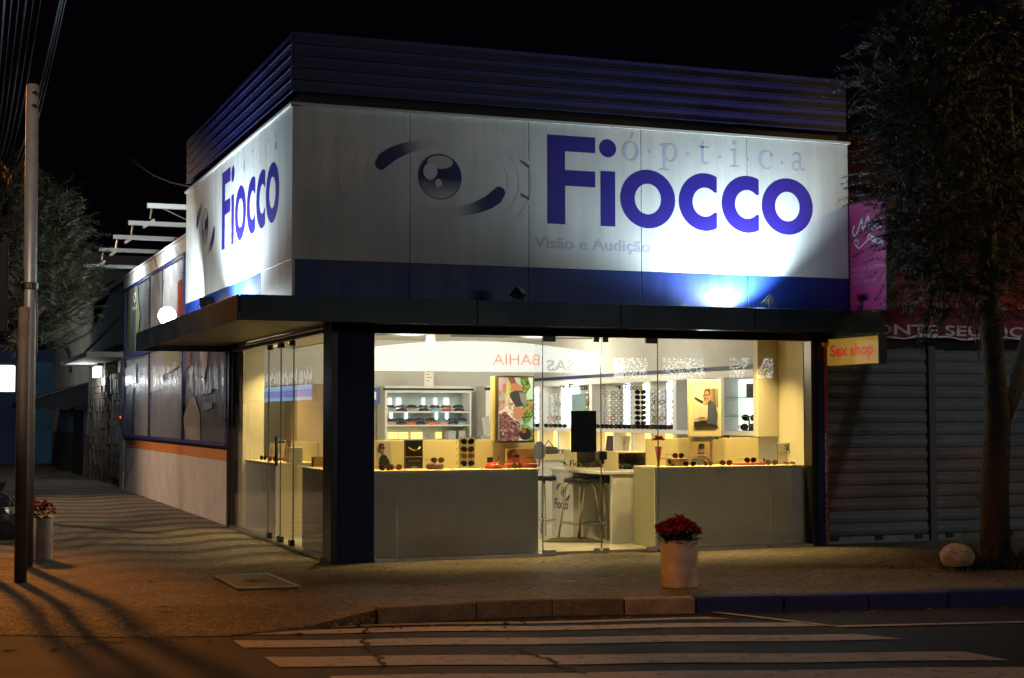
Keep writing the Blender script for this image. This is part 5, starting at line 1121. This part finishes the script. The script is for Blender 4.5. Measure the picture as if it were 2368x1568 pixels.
for sh, zz, xs_, up, lo in ((('upper', 886, (330, 448, 565, 682, 805, 925, 1052), ('black', 'dark grey', 'black', 'dark grey', 'black', 'brown', 'black'), ('silver grey', 'black', 'silver grey', 'black', 'pale blue', 'red', 'black'))),
                            (('lower', 1029, (335, 440, 545, 642, 765, 882, 990, 1088), ('black', 'navy', 'black', 'navy', 'black', 'teal', 'navy', 'navy'), ('pink', 'black', 'orange', 'black', 'orange', 'pink', 'navy', 'pale blue')))):
    for k, zx in enumerate(xs_):
        p = A(zx, zz); z = A(0, zz).z+.001
        case(lo[k], p.x+.012, Yb+.10, z, '%s case, lower of the %s pair from left, %s cabinet shelf' % (lo[k], ORD[k], sh))
        case(up[k], p.x, Yb+.11, z+.0465, '%s case, upper of the %s pair from left, %s cabinet shelf' % (up[k], ORD[k], sh))
for i, (a, b, l) in enumerate(((930, 1008, 'pale box with a small emblem at the right foot of the back cabinet'), (1040, 1110, 'grey box at the right end of the back cabinet foot'))):
    p, q_ = A(a, 1182), A(b, 1090); solo(MB().box(p.x, q_.x, Yb+.02, Yb+.2, A(0, 1182).z-.018, q_.z), 'carton', mat('carton_grey', (.42, .44, .45), .5), l, 'box', bevel=.004)
a, b = ony(*ZA(672, 612), 7.24), ony(*ZA(770, 472), 7.24)
t = thing('notice', 'small white printed notice standing on the back cabinet', 'notice', tuple(a)); MB().box(a.x, b.x, 7.24, 7.25, zh+.001, b.z).build('sheet', WHITE, t)
F = Frame((a.x, 7.24, a.z), (1, 0, 0), (0, 0, 1)); m = MB()
for k in range(6): poly(m, F, [(.03, .06+.045*k), (.03+(b.x-a.x-.06)*(.6+.4*(k % 2)), .06+.045*k), (.03+(b.x-a.x-.06)*(.6+.4*(k % 2)), .07+.045*k), (.03, .07+.045*k)], .002)
m.build('print', P_GY, t)
a, b = ony(861, 934, 7.0), ony(879, 896, 7.0); t = thing('picture_frame', 'blue framed certificate cut by the left column', 'picture frame', tuple(a))
MB().box(a.x-.1, b.x, 7.0, 7.03, a.z, b.z).build('frame', mat('frame_blue', (.04, .09, .32), .5), t); MB().box(a.x-.05, b.x-.06, 6.995, 7.0, a.z+.06, b.z-.06).build('sheet', WHITE, t)
t = thing('locker', 'pale tall cabinet behind the lit screen', 'cabinet', (4.0, 7.2, .03)); a, b = ony(1123, 1016, 7.1), ony(1160, 893, 7.1)
MB().box(a.x, b.x+.25, 7.1, 7.5, .03, b.z).build('body', WHITE, t); MB().box(a.x-.02, b.x+.27, 7.08, 7.099, b.z-.06, b.z-.02).build('navy_strip', NAVY, t)
p = ony(1112, 1014, 6.9); t = thing('card_terminal', 'small grey payment terminal beside the pale tall cabinet', 'terminal', (p.x, 6.9, p.z))
mb = MB(); mb.obox((p.x-.02, 6.85, p.z-.1), (.18, 0, 0), (0, .12, 0), (0, 0, .14)); mb.obox((p.x+.02, 6.85, p.z+.041), (.12, 0, .02), (0, .05, .0), (0, .10, .26)); mb.build('body', mat('device_grey', (.30, .31, .30), .4), t, bevel=.006)
a, b = ony(1001, 797, 5.0), ony(1036, 778, 5.0)
t = thing('ceiling_box', 'white box unit hanging under the shop ceiling', 'air unit', (a.x, 5.0, a.z)); MB().box(a.x, b.x, 4.9, 5.3, a.z, 2.455).build('body', WALLW, t, bevel=.01)

# eyewear wall on the right, running away from the window
Xw = 5.06
ry = lambda px, py=930: onx(px, py, Xw).y
rk = thing('eyewear_wall', 'long white wall display with racks of spectacles, bright strip lights and glowing cubbies', 'wall display', (Xw, 4, .03))
MB().box(Xw, Xw+.03, .72, 7.78, 1.185, 1.84).build('back_panel', WALLW, rk)
MB().box(Xw-.20, Xw+.03, .72, 7.78, 1.78, 1.855).build('canopy_board', WHITE, rk); MB().box(Xw-.225, Xw-.203, .72, 7.78, 1.862, 1.905).build('navy_strip', NAVY, rk)
MB().box(Xw-.20, Xw+.03, .72, 7.78, 1.135, 1.183).build('ledge', WHITE, rk); MB().box(Xw-.25, Xw+.03, .72, 7.78, .03, .80).build('base_cabinet', LAM, rk)
MB().box(Xw, Xw+.02, 2.7, 7.7, .802, 1.13).build('glow_or_reflection_panel', WARM, rk)
for px in (1240, 1277, 1395, 1592, 1704): y = ry(px); MB().box(Xw-.19, Xw-.001, y-.045, y+.045, .802 if px != 1704 else 1.186, 1.777).build('divider', WHITE, rk)
for px in (1316, 1447, 1489, 1536): y = ry(px, 1030); MB().box(Xw-.17, Xw-.001, y-.03, y+.03, .802, 1.134).build('divider', WHITE, rk)
def strip(px, hw, m, z0=1.22, z1=1.76): y = ry(px); MB().box(Xw-.025, Xw-.004, y-hw, y+hw, z0, z1).build('led_or_reflection_strip', m, rk)
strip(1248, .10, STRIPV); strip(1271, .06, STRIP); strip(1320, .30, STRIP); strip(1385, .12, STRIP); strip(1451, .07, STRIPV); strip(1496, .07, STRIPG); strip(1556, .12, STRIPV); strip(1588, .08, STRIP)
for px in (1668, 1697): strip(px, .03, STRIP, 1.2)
yq0, yq1 = ry(1755), ry(1709)
MB().box(Xw-.012, Xw-.003, yq0, yq1, 1.186, 1.76).build('glow_or_reflection_panel', mat('white_glow', (.9, .9, .9), .5, emit=(.92, 1, .98), es=1.0), rk)
for z in (1.555, 1.35): MB().box(Xw-.19, Xw-.014, yq0, yq1, z-.006, z).build('glass_shelf', mat('green_glass_edge', (.12, .28, .24), .1), rk)
y0, y1 = ry(1379), ry(1329)
mb = MB(); mb.box(Xw-.05, Xw-.03, y0, y1, 1.19, 1.66); mb.build('mirror', mat('teal_mirror', (.16, .27, .27), .2, metal=.2), rk); MB().box(Xw-.06, Xw-.04, y0-.02, y0+.24, 1.19, 1.66).build('photo_panel', P_BN, rk)
GRP = 'spectacles on the wall racks'
sm = {}
def rackglass(key, fm, lm, x, y, z, label, rz, cat='spectacles', s=1.0):
    if key not in sm: m, ms = eyewear('spectacles', fm, lm, single=True, thick=.0042); o = m.build('spectacles' if 'sun' not in key else 'sunglasses', ms); sm[key] = o
    else: o = sm[key].copy(); COL.objects.link(o)
    o.location = (x, y, z); o.rotation_euler.z = rad(rz); o.scale = (s, s, s); tag(o, label, cat, GRP if cat == 'spectacles' else 'sunglasses on the wall racks')
cols_ = [(1252, 'clear', 'in the far column left of the first divider'), (1268, 'clear', 'beside the first divider'), (1292, 'silver', 'left of the bright white panel'), (1311, 'clear', 'before the bright white panel'), (1383, 'clear', 'right of the mirror'), (1424, 'silver', 'at the left edge of the middle rack'), (1441, 'black', 'left of the violet strip'), (1463, 'black', 'right of the violet strip'), (1497, 'sunb', 'before the greenish strip'), (1517, 'black', 'right of the greenish strip'), (1540, 'clear', 'left of the wide white strip'), (1568, 'black', 'right of the wide white strip'), (1584, 'clear', 'at the right end of the middle rack')]
for px, kd, where in cols_:
    y = ry(px); zs = 16.5+y
    for r in range(7):
        k2 = kd; fm = {'clear': F_SIL, 'silver': F_SIL, 'black': F_BLK, 'sunb': F_BLK}[kd]
        if kd == 'silver' and r == 5: k2, fm = 'red', F_RED
        if kd == 'clear' and r % 3 == 2: k2, fm = 'tort', F_TOR
        rackglass(k2, fm, L_DK if kd == 'sunb' else L_CLR, Xw-.10, y, 1.625-.0655*r, '%s, %s row from top, %s' % ({'clear': 'thin rimmed spectacles', 'silver': 'silver spectacles', 'black': 'dark rimmed spectacles', 'sunb': 'dark sunglasses'}[kd] if k2 not in ('red', 'tort') else {'red': 'red spectacles', 'tort': 'tortoise spectacles'}[k2], ORD[r], where), -26+random.uniform(-6, 6), 'sunglasses' if kd == 'sunb' else 'spectacles')
for i, (px, n0) in enumerate(((1672, 'left'), (1696, 'right'))):
    for r in range(8):
        if (i, r) in ((1, 3), (0, 6)): continue
        rackglass('sunb' if (r+i) % 3 else 'sunt', F_BLK if (r+i) % 3 else F_TOR, L_DK if (r+i) % 3 else L_BR, Xw-.14, ry(px), 1.605-.0735*r, 'sunglasses, %s row of the %s column right of the denim jacket panel' % (ORD[r], n0), -30, 'sunglasses')
n = 0
for a, b in ((1244, 1272), (1286, 1318), (1384, 1394), (1406, 1590)):
    px = a
    while px < b:
        rackglass('sunb' if n % 4 else 'sunt', F_BLK if n % 4 else F_TOR, L_DK if n % 4 else L_BR, Xw-.12, ry(px), 1.186, 'sunglasses lying on the long white ledge, number counted as %s group of its section' % ORD[min(8, n % 9)] if False else 'dark sunglasses in the row along the white ledge under the racks', -28+random.uniform(-12, 12), 'sunglasses'); px += 10.5; n += 1
for o in [o for o in COL.objects if o.get('label') == 'dark sunglasses in the row along the white ledge under the racks']: o['group'] = 'sunglasses along the white ledge'
for zx, zz, l, rz in ((1035, 985, 'big dark sunglasses on the middle glass shelf at the right', -35), (1140, 985, 'sunglasses at the right end of the middle glass shelf', -10), (1025, 1080, 'sunglasses on top of the black display tree under the glass shelves', -20), (1020, 1165, 'lowest dark sunglasses under the glass shelves', -30), (1125, 1140, 'dark sunglasses on the right arm of the black display tree', -10)):
    p = onx(*ZC(zx, zz), Xw-.12); rackglass('sunb', F_BLK, L_DK, Xw-.12, p.y, max(1.187, p.z-.002), l, rz, 'sunglasses', 1.25)
p = onx(*ZC(1030, 1160), Xw-.08); t = thing('eyewear_tree', 'black branching eyewear holder under the glass shelves', 'display stand', (p.x, p.y, 1.187)); MB().tube([(p.x, p.y, 1.187), (p.x, p.y, 1.31)], .008).tube([(p.x, p.y, 1.26), (p.x, p.y-.25, 1.24)], .006).tube([(p.x-.04, p.y, 1.192), (p.x+.04, p.y, 1.192)], .006).build('stem', BLACK, t)
p = onx(*ZC(1085, 755), Xw-.06); t = thing('photo_card', 'small dark portrait photo on the upper glass shelf', 'photo card', (p.x, p.y, 1.556)); F = Frame((p.x, p.y+.18, 1.556), (.3, -1, 0), (0, 0, 1)); F.u.normalize(); MB().obox(F.P(0, 0, -.008), F.u*.30, F.v*.15, F.n*.008).build('card', P_GY, t); m, ms = art(F, .30, .15, [(P_BL, RECT), (P_HR, ell(.45, .6, .25, .35)), (P_SKD, ell(.5, .5, .18, .3))]); m.build('print', ms, t)
p = onx(*ZB(960, 1300), Xw-.06); t = thing('photo_card', 'glowing photo card of a woman in glasses leaning in a cubby', 'photo card', (p.x, p.y, .803)); F = Frame((Xw-.12, p.y+.30, .803), Vector((.15, -1, 0)).normalized(), Vector((.06, -.12, 1)).normalized()); MB().obox(F.P(0, 0, -.006), F.u*.56, F.v*.29, F.n*.006).build('card', P_OC, t)
m, ms = art(F, .56, .29, [(P_WH, RECT), (P_HR, [(0, 0), (.4, 0), (.45, .9), (.3, 1), (.05, 1)]), (P_SK, ell(.58, .62, .22, .30)), (P_SK, [(.4, .05), (.7, .05), (.68, .4), (.48, .4)]), (P_BK, [(.48, .70), (.84, .74), (.84, .70), (.48, .66)]), (P_PK, ell(.68, .42, .06, .03)), (P_HR, ell(.42, .8, .2, .2)), (P_WH, [(.62, 0), (1, 0), (1, .2), (.8, .26)])]); m.build('print', ms, t)
# consultation counter, stools, mat
ct = thing('counter', 'white consultation counter with emblem end panel behind the front doors', 'counter', (3.3, 1.5, .03))
TZ = .775
MB().box(3.04, 3.62, 1.50, 2.10, .03, TZ-.03).build('end_panel', WHITE, ct); MB().box(3.14, 3.40, .70, .76, .03, TZ-.03).build('front_pillar', WHITE, ct); MB().box(3.42, 3.45, .76, 1.5, .03, TZ-.03).build('modesty_panel', WHITE, ct)
MB().box(3.02, 3.66, .69, 2.12, TZ-.03, TZ).build('top', WHITE, ct, bevel=.004); MB().box(3.10, 3.58, 1.55, 2.06, .0, .029).build('plinth', DARK, ct)
FE = SIDE(2.02, .30, 3.04); merge(fiocco_letters(FE, .38/2.909, .003, 0, .03)).build('shop_name', INK, ct); eye_logo(SIDE(1.78, .52, 3.04), .003, s=.30, bg=(.6, .55, .42), rings=False).build('eye_logo', VC, ct)
def glassbox(x0, x1, y0, y1, label, n):
    t = thing('glass_case', label, 'glass case', ((x0+x1)/2, (y0+y1)/2, TZ), 'low glass cases on the counter'); h_ = .205
    MB().box(x0, x1, y0, y1, TZ+.001, TZ+.02).build('base', WHITE, t); mb = MB(); mb.box(x0, x1, y0, y1, TZ+h_-.015, TZ+h_); mb.box(x0, x0+.02, y0, y1, TZ+.021, TZ+h_-.016); mb.box(x1-.02, x1, y0, y1, TZ+.021, TZ+h_-.016); mb.build('frame', LAM, t)
    MB().face([(x0+.02, y0+.004, TZ+.02), (x1-.02, y0+.004, TZ+.02), (x1-.02, y0+.004, TZ+h_-.015), (x0+.02, y0+.004, TZ+h_-.015)]).build('front_glass', GLASSIN, t); MB().box(x0+.021, x1-.021, y1-.02, y1-.001, TZ+.021, TZ+h_-.016).build('back', P_GY, t)
    for k in range(n): rackglass('tort' if k % 2 else 'clear', F_TOR if k % 2 else F_SIL, L_CLR, x0+.10+(x1-x0-.2)*k/max(1, n-1), y0+.08+.06*(k % 3), TZ+.021, 'spectacles heaped inside the %s' % ('left glass case on the counter' if x0 < 3.1 else 'right glass case on the counter'), random.uniform(-40, 20), 'spectacles')
glassbox(2.98, 3.36, 1.30, 1.62, 'low glass case of frames at the left of the counter', 6); glassbox(3.20, 3.60, .72, 1.05, 'low glass case of frames at the right of the counter', 6)
for o in COL.objects:
    if str(o.get('label', '')).startswith('spectacles heaped'): o['group'] = o['label']
SEAT = mat('seat_navy_vinyl', (.012, .018, .035), .4)
def stool(x, y, label, rz):
    t = thing('bar_stool', label, 'stool', (0, 0, 0), 'bar stools at the counter'); h_ = .69
    MB().lathe((0, 0, h_-.055), [(.001, 0), (.145, 0), (.152, .012), (.152, .04), (.14, .055), (.001, .06)], 28).build('seat', SEAT, t, smooth=True)
    for k in range(4):
        a = math.pi/4+k*math.pi/2; c, s = math.cos(a), math.sin(a)
        MB().tube([(c*.05, s*.05, h_-.062), (c*.10, s*.10, h_-.066), (c*.122, s*.122, h_-.085), (c*.132, s*.132, h_-.12), (c*.20, s*.20, .03)], .0095, 8).build('leg', CHROME, t, smooth=True)
    mb = MB(); r = .178
    for k in range(4): a, b = math.pi/4+k*math.pi/2, math.pi/4+(k+1)*math.pi/2; mb.tube([(r*math.cos(a), r*math.sin(a), .20), (r*math.cos(b), r*math.sin(b), .20)], .011, 8)
    mb.build('footrest', CHROME, t); t.location = (x, y, .0); t.rotation_euler.z = rz; return t
p = onz(1342, 1246, .03); s1 = stool(p.x, p.y, 'blue seated bar stool before the counter knee space, left of the pair', .35); s1.scale = (1.2, 1.2, 1)
def place(px, py, label, rz):
    o = copy_tree(s1); p = onz(px, py, .03); o.location = (p.x, p.y, 0); o.rotation_euler.z = rz; tag(o, label, 'stool', 'bar stools at the counter')
place(1385, 1246, 'blue seated bar stool partly hidden by the front pillar of the counter', .7); place(1256, 1236, 'bar stool cut by the left door edge, far from the counter', .5)
q = [onz(*p, .031) for p in ((1254, 1254), (1276, 1246), (1352, 1244), (1396, 1254.5))]
mb = MB(); mb.prism(q, (0, 0, .012)); solo(mb, 'doormat', mat('mat_olive', (.10, .085, .04), .95, bump=(90, .8)), 'olive brown doormat on the pale floor just inside the doors', 'doormat')
t = thing('desk', 'white cash desk with scattered glasses behind the left door', 'desk', (3.0, 4.2, .03)); a, b = ony(1226, 1064, 4.0), ony(1312, 1050, 4.0)
MB().box(a.x, b.x, 4.0, 4.6, .03, a.z).build('body', WHITE, t); MB().box(a.x-.02, b.x+.02, 3.97, 4.62, a.z+.001, b.z).build('top', LAM, t)
mb = MB(); p = ony(1268, 1050, 4.2); mb.lathe((p.x, 4.2, b.z), [(.12, 0), (.13, .05), (.10, .09), (.001, .1)], 16); mb.tube([(p.x-.07, 4.2, b.z+.08), (p.x, 4.2, b.z+.17), (p.x+.07, 4.2, b.z+.08)], .008); solo(mb, 'handbag', mat('bag_brown', (.10, .07, .03), .6), 'small brown handbag on the white cash desk', 'handbag')
for k in range(4): p = ony(1282+9*k, 1050, 4.1); rackglass('tort' if k % 2 else 'clear', F_TOR if k % 2 else F_SIL, L_CLR, p.x, 4.1, b.z, 'spectacles on the cash desk, %s from the left' % ORD[k], random.uniform(-30, 30), 'spectacles')

# ------------------------------------------------------------------ lamps
def lamp(kind, name, loc, energy, col, aim=None, **k):
    l = bpy.data.lights.new(name, kind); l.energy = energy; l.color = col
    for a, v in k.items(): setattr(l, a, v)
    o = bpy.data.objects.new(name, l); COL.objects.link(o); o.location = loc
    if aim is not None: o.rotation_euler = (Vector(aim)-Vector(loc)).to_track_quat('-Z', 'Y').to_euler()
    return o
DISC = mat('downlight_lens', (1, 1, 1), .4, emit=(1, .78, .40), es=14)
wl = [(.95, .33), (1.55, .33), (2.4, .36), (3.7, .33), (4.12, .33), (4.55, .33)]
sl_ = [(.34, 1.1), (.34, 3.3), (.34, 4.2)]
WC = (1, .71, .28)
for i, (x, y) in enumerate(wl+sl_):
    t = thing('downlight', ['warm recessed downlight over the photo card of the woman in black', 'warm recessed downlight over the cream board of sunglasses', 'warm recessed downlight over the front doors', 'warm recessed downlight left over the right window', 'middle warm recessed downlight over the right window', 'warm recessed downlight over the red slab in the right window', 'warm recessed downlight over the coral cloth', 'warm recessed downlight over the side doors', 'warm recessed downlight at the far end of the side window'][i], 'downlight', (x, y, 2.2), 'recessed downlights over the windows')
    MB().lathe((x, y, 2.186), [(.055, .013), (.055, 0), (.042, 0), (.042, .01)], 20).build('ring', CHROME, t); MB().lathe((x, y, 2.193), [(.041, 0), (.001, 0)], 20).build('lens', DISC, t)
    lamp('SPOT', 'downlight_beam', (x, y, 2.18), 140 if (x, y) in wl else 150, WC, (x if (x, y) in wl else x+.1, y+.14 if (x, y) in wl else y, 0), spot_size=rad(104), spot_blend=.9, shadow_soft_size=.04)
TUBE = mat('ceiling_panel_light', (1, 1, 1), .5, emit=(1, .86, .62), es=3)
for i, (x, y) in enumerate(((1.6, 2.6), (3.6, 2.8), (2.4, 5.4), (4.2, 5.4))):
    t = thing('ceiling_light', 'square flush ceiling light %s' % ['over the side doors', 'over the counter stools', 'before the back cabinet', 'beside the eyewear wall'][i], 'ceiling light', (x, y, 2.45), 'square ceiling lights inside the shop')
    MB().box(x-.28, x+.28, y-.28, y+.28, 2.43, 2.459).build('housing', WHITE, t); MB().box(x-.25, x+.25, y-.25, y+.25, 2.424, 2.429).build('diffuser', TUBE, t)
    lamp('POINT', 'ceiling_light_beam', (x, y, 2.16), 52, (1, .88, .66), shadow_soft_size=.22)
lamp('SPOT', 'downlight_beam', (2.35, 1.15, 2.42), 70, (1, .80, .46), (3.5, 1.45, .35), spot_size=rad(75), spot_blend=1, shadow_soft_size=.05)
for y in (1.2, 2.9, 4.6, 6.2): lamp('SPOT', 'rack_fill', (Xw-.9, y-.5, 2.40), 26, (.80, .91, 1), (Xw, y, 1.4), spot_size=rad(80), spot_blend=1, shadow_soft_size=.04)  # added cool fill on the rack faces, no fixtures
# sign floods
FC_ = (.72, .92, 1.0)
lamp('SPOT', 'front_flood_beam', (4.02, -.80, 2.43), 330, FC_, (3.77, -.42, 3.35), spot_size=rad(138), spot_blend=.6, shadow_soft_size=.03)
lamp('SPOT', 'front_flood_pool', (3.45, -.56, 2.42), 1.0, FC_, (3.5, -.40, 2.6), spot_size=rad(160), spot_blend=1, shadow_soft_size=.03)
lamp('SPOT', 'side_flood_beam', (-.96, 2.0, 2.48), 460, FC_, (-.51, 1.85, 3.45), spot_size=rad(146), spot_blend=.5, shadow_soft_size=.03)
lamp('SPOT', 'far_flood_beam', (-1.02, 3.70, 2.62), 500, (.84, 1, .98), (0, 11.5, 3.5), spot_size=rad(95), spot_blend=.8, shadow_soft_size=.05)
lamp('POINT', 'front_flood_spill', (3.95, -1.0, 2.52), 15, FC_, shadow_soft_size=.05); lamp('POINT', 'side_flood_spill', (-1.0, 1.6, 2.52), 14, FC_, shadow_soft_size=.05)
for y_, e_ in ((9.81, 85), (13.2, 110)): lamp('SPOT', 'arm_lamp_beam', (-.86, y_+.25, 3.86), e_, (.86, .97, 1), (0, y_+.3, 3.55), spot_size=rad(140), spot_blend=.8, shadow_soft_size=.05)
lamp('POINT', 'far_flood_spill', (-1.04, 3.50, 2.50), 6, (.8, 1, .97), shadow_soft_size=.06)
lamp('POINT', 'porch_beam', (-.35, 19.6, 2.1), 22, (.9, .96, 1), shadow_soft_size=.1)
# street lamps out of frame, with added fill spots among them
SOD = (1, .31, .035)
lamp('SPOT', 'street_or_fill_beam', (-4.0, 11.5, 6.6), 4400, SOD, (-3.0, -2.6, 0), spot_size=rad(32), spot_blend=1, shadow_soft_size=.30)
lamp('SPOT', 'street_or_fill_beam', (5.5, -13.5, 7.0), 520, (1, .36, .13), (1.0, -7.4, 0), spot_size=rad(54), spot_blend=1, shadow_soft_size=.12)
lamp('SPOT', 'street_or_fill_beam', (-9, -4.2, 6.0), 1500, SOD, (2.35, -3.2, .1), spot_size=rad(21), spot_blend=1, shadow_soft_size=.12)  # narrow spot added to light the flower pot from the left
lamp('SPOT', 'street_or_fill_beam', (9.5, -4.4, 5.6), 420, (1, .62, .20), (5.4, -2.9, 3.6), spot_size=rad(62), spot_blend=1, shadow_soft_size=.12)
lamp('SPOT', 'street_or_fill_beam', (-6.5, 15.5, 6.4), 2600, (1, .66, .42), (-.6, 8.8, 0), spot_size=rad(62), spot_blend=1, shadow_soft_size=.12)
lamp('SPOT', 'street_or_fill_beam', (-6.2, -10.4, 6.6), 5600, (1, .70, .50), (-.2, 9.0, .4), spot_size=rad(25), spot_blend=1, shadow_soft_size=.10)
lamp('SPOT', 'street_or_fill_beam', (7.0, -9.5, 5.5), 560, (.95, .97, 1), (7.4, .2, 1.05), spot_size=rad(30), spot_blend=1, shadow_soft_size=.12)  # added cool fill for the roller shutters, not a known lamp
lamp('SPOT', 'street_or_fill_beam', (-4.6, 20.0, 6.0), 420, (1, .90, .76), (0, 27, 2.4), spot_size=rad(80), spot_blend=1, shadow_soft_size=.12)
s = lamp('SUN', 'fill_sun', (0, 0, 20), .06, (1, .86, .78), (6, 30, 8)); s.data.angle = rad(8)  # weak sun added as warm fill on the front faces

# ------------------------------------------------------------------ camera, output
cd = bpy.data.cameras.new('camera'); co = bpy.data.objects.new('camera', cd); COL.objects.link(co)
M = Matrix.Identity(4)
for i in range(3): M[i][0] = RR[i]; M[i][1] = UU[i]; M[i][2] = -FF[i]; M[i][3] = CAM[i]
co.matrix_world = M; cd.sensor_width = 36; cd.sensor_fit = 'HORIZONTAL'; cd.lens = FOC/2367*36; cd.clip_end = 400; cd.clip_start = .1
sc.camera = co
sc.view_settings.view_transform = 'Standard'; sc.view_settings.look = 'None'; sc.view_settings.exposure = 0
sc.render.engine = 'CYCLES'; sc.cycles.use_denoising = True; sc.cycles.max_bounces = 8; sc.cycles.transparent_max_bounces = 16; sc.cycles.sample_clamp_indirect = 4; sc.cycles.caustics_reflective = False; sc.cycles.caustics_refractive = False
sc.render.resolution_x, sc.render.resolution_y = 1024, 678
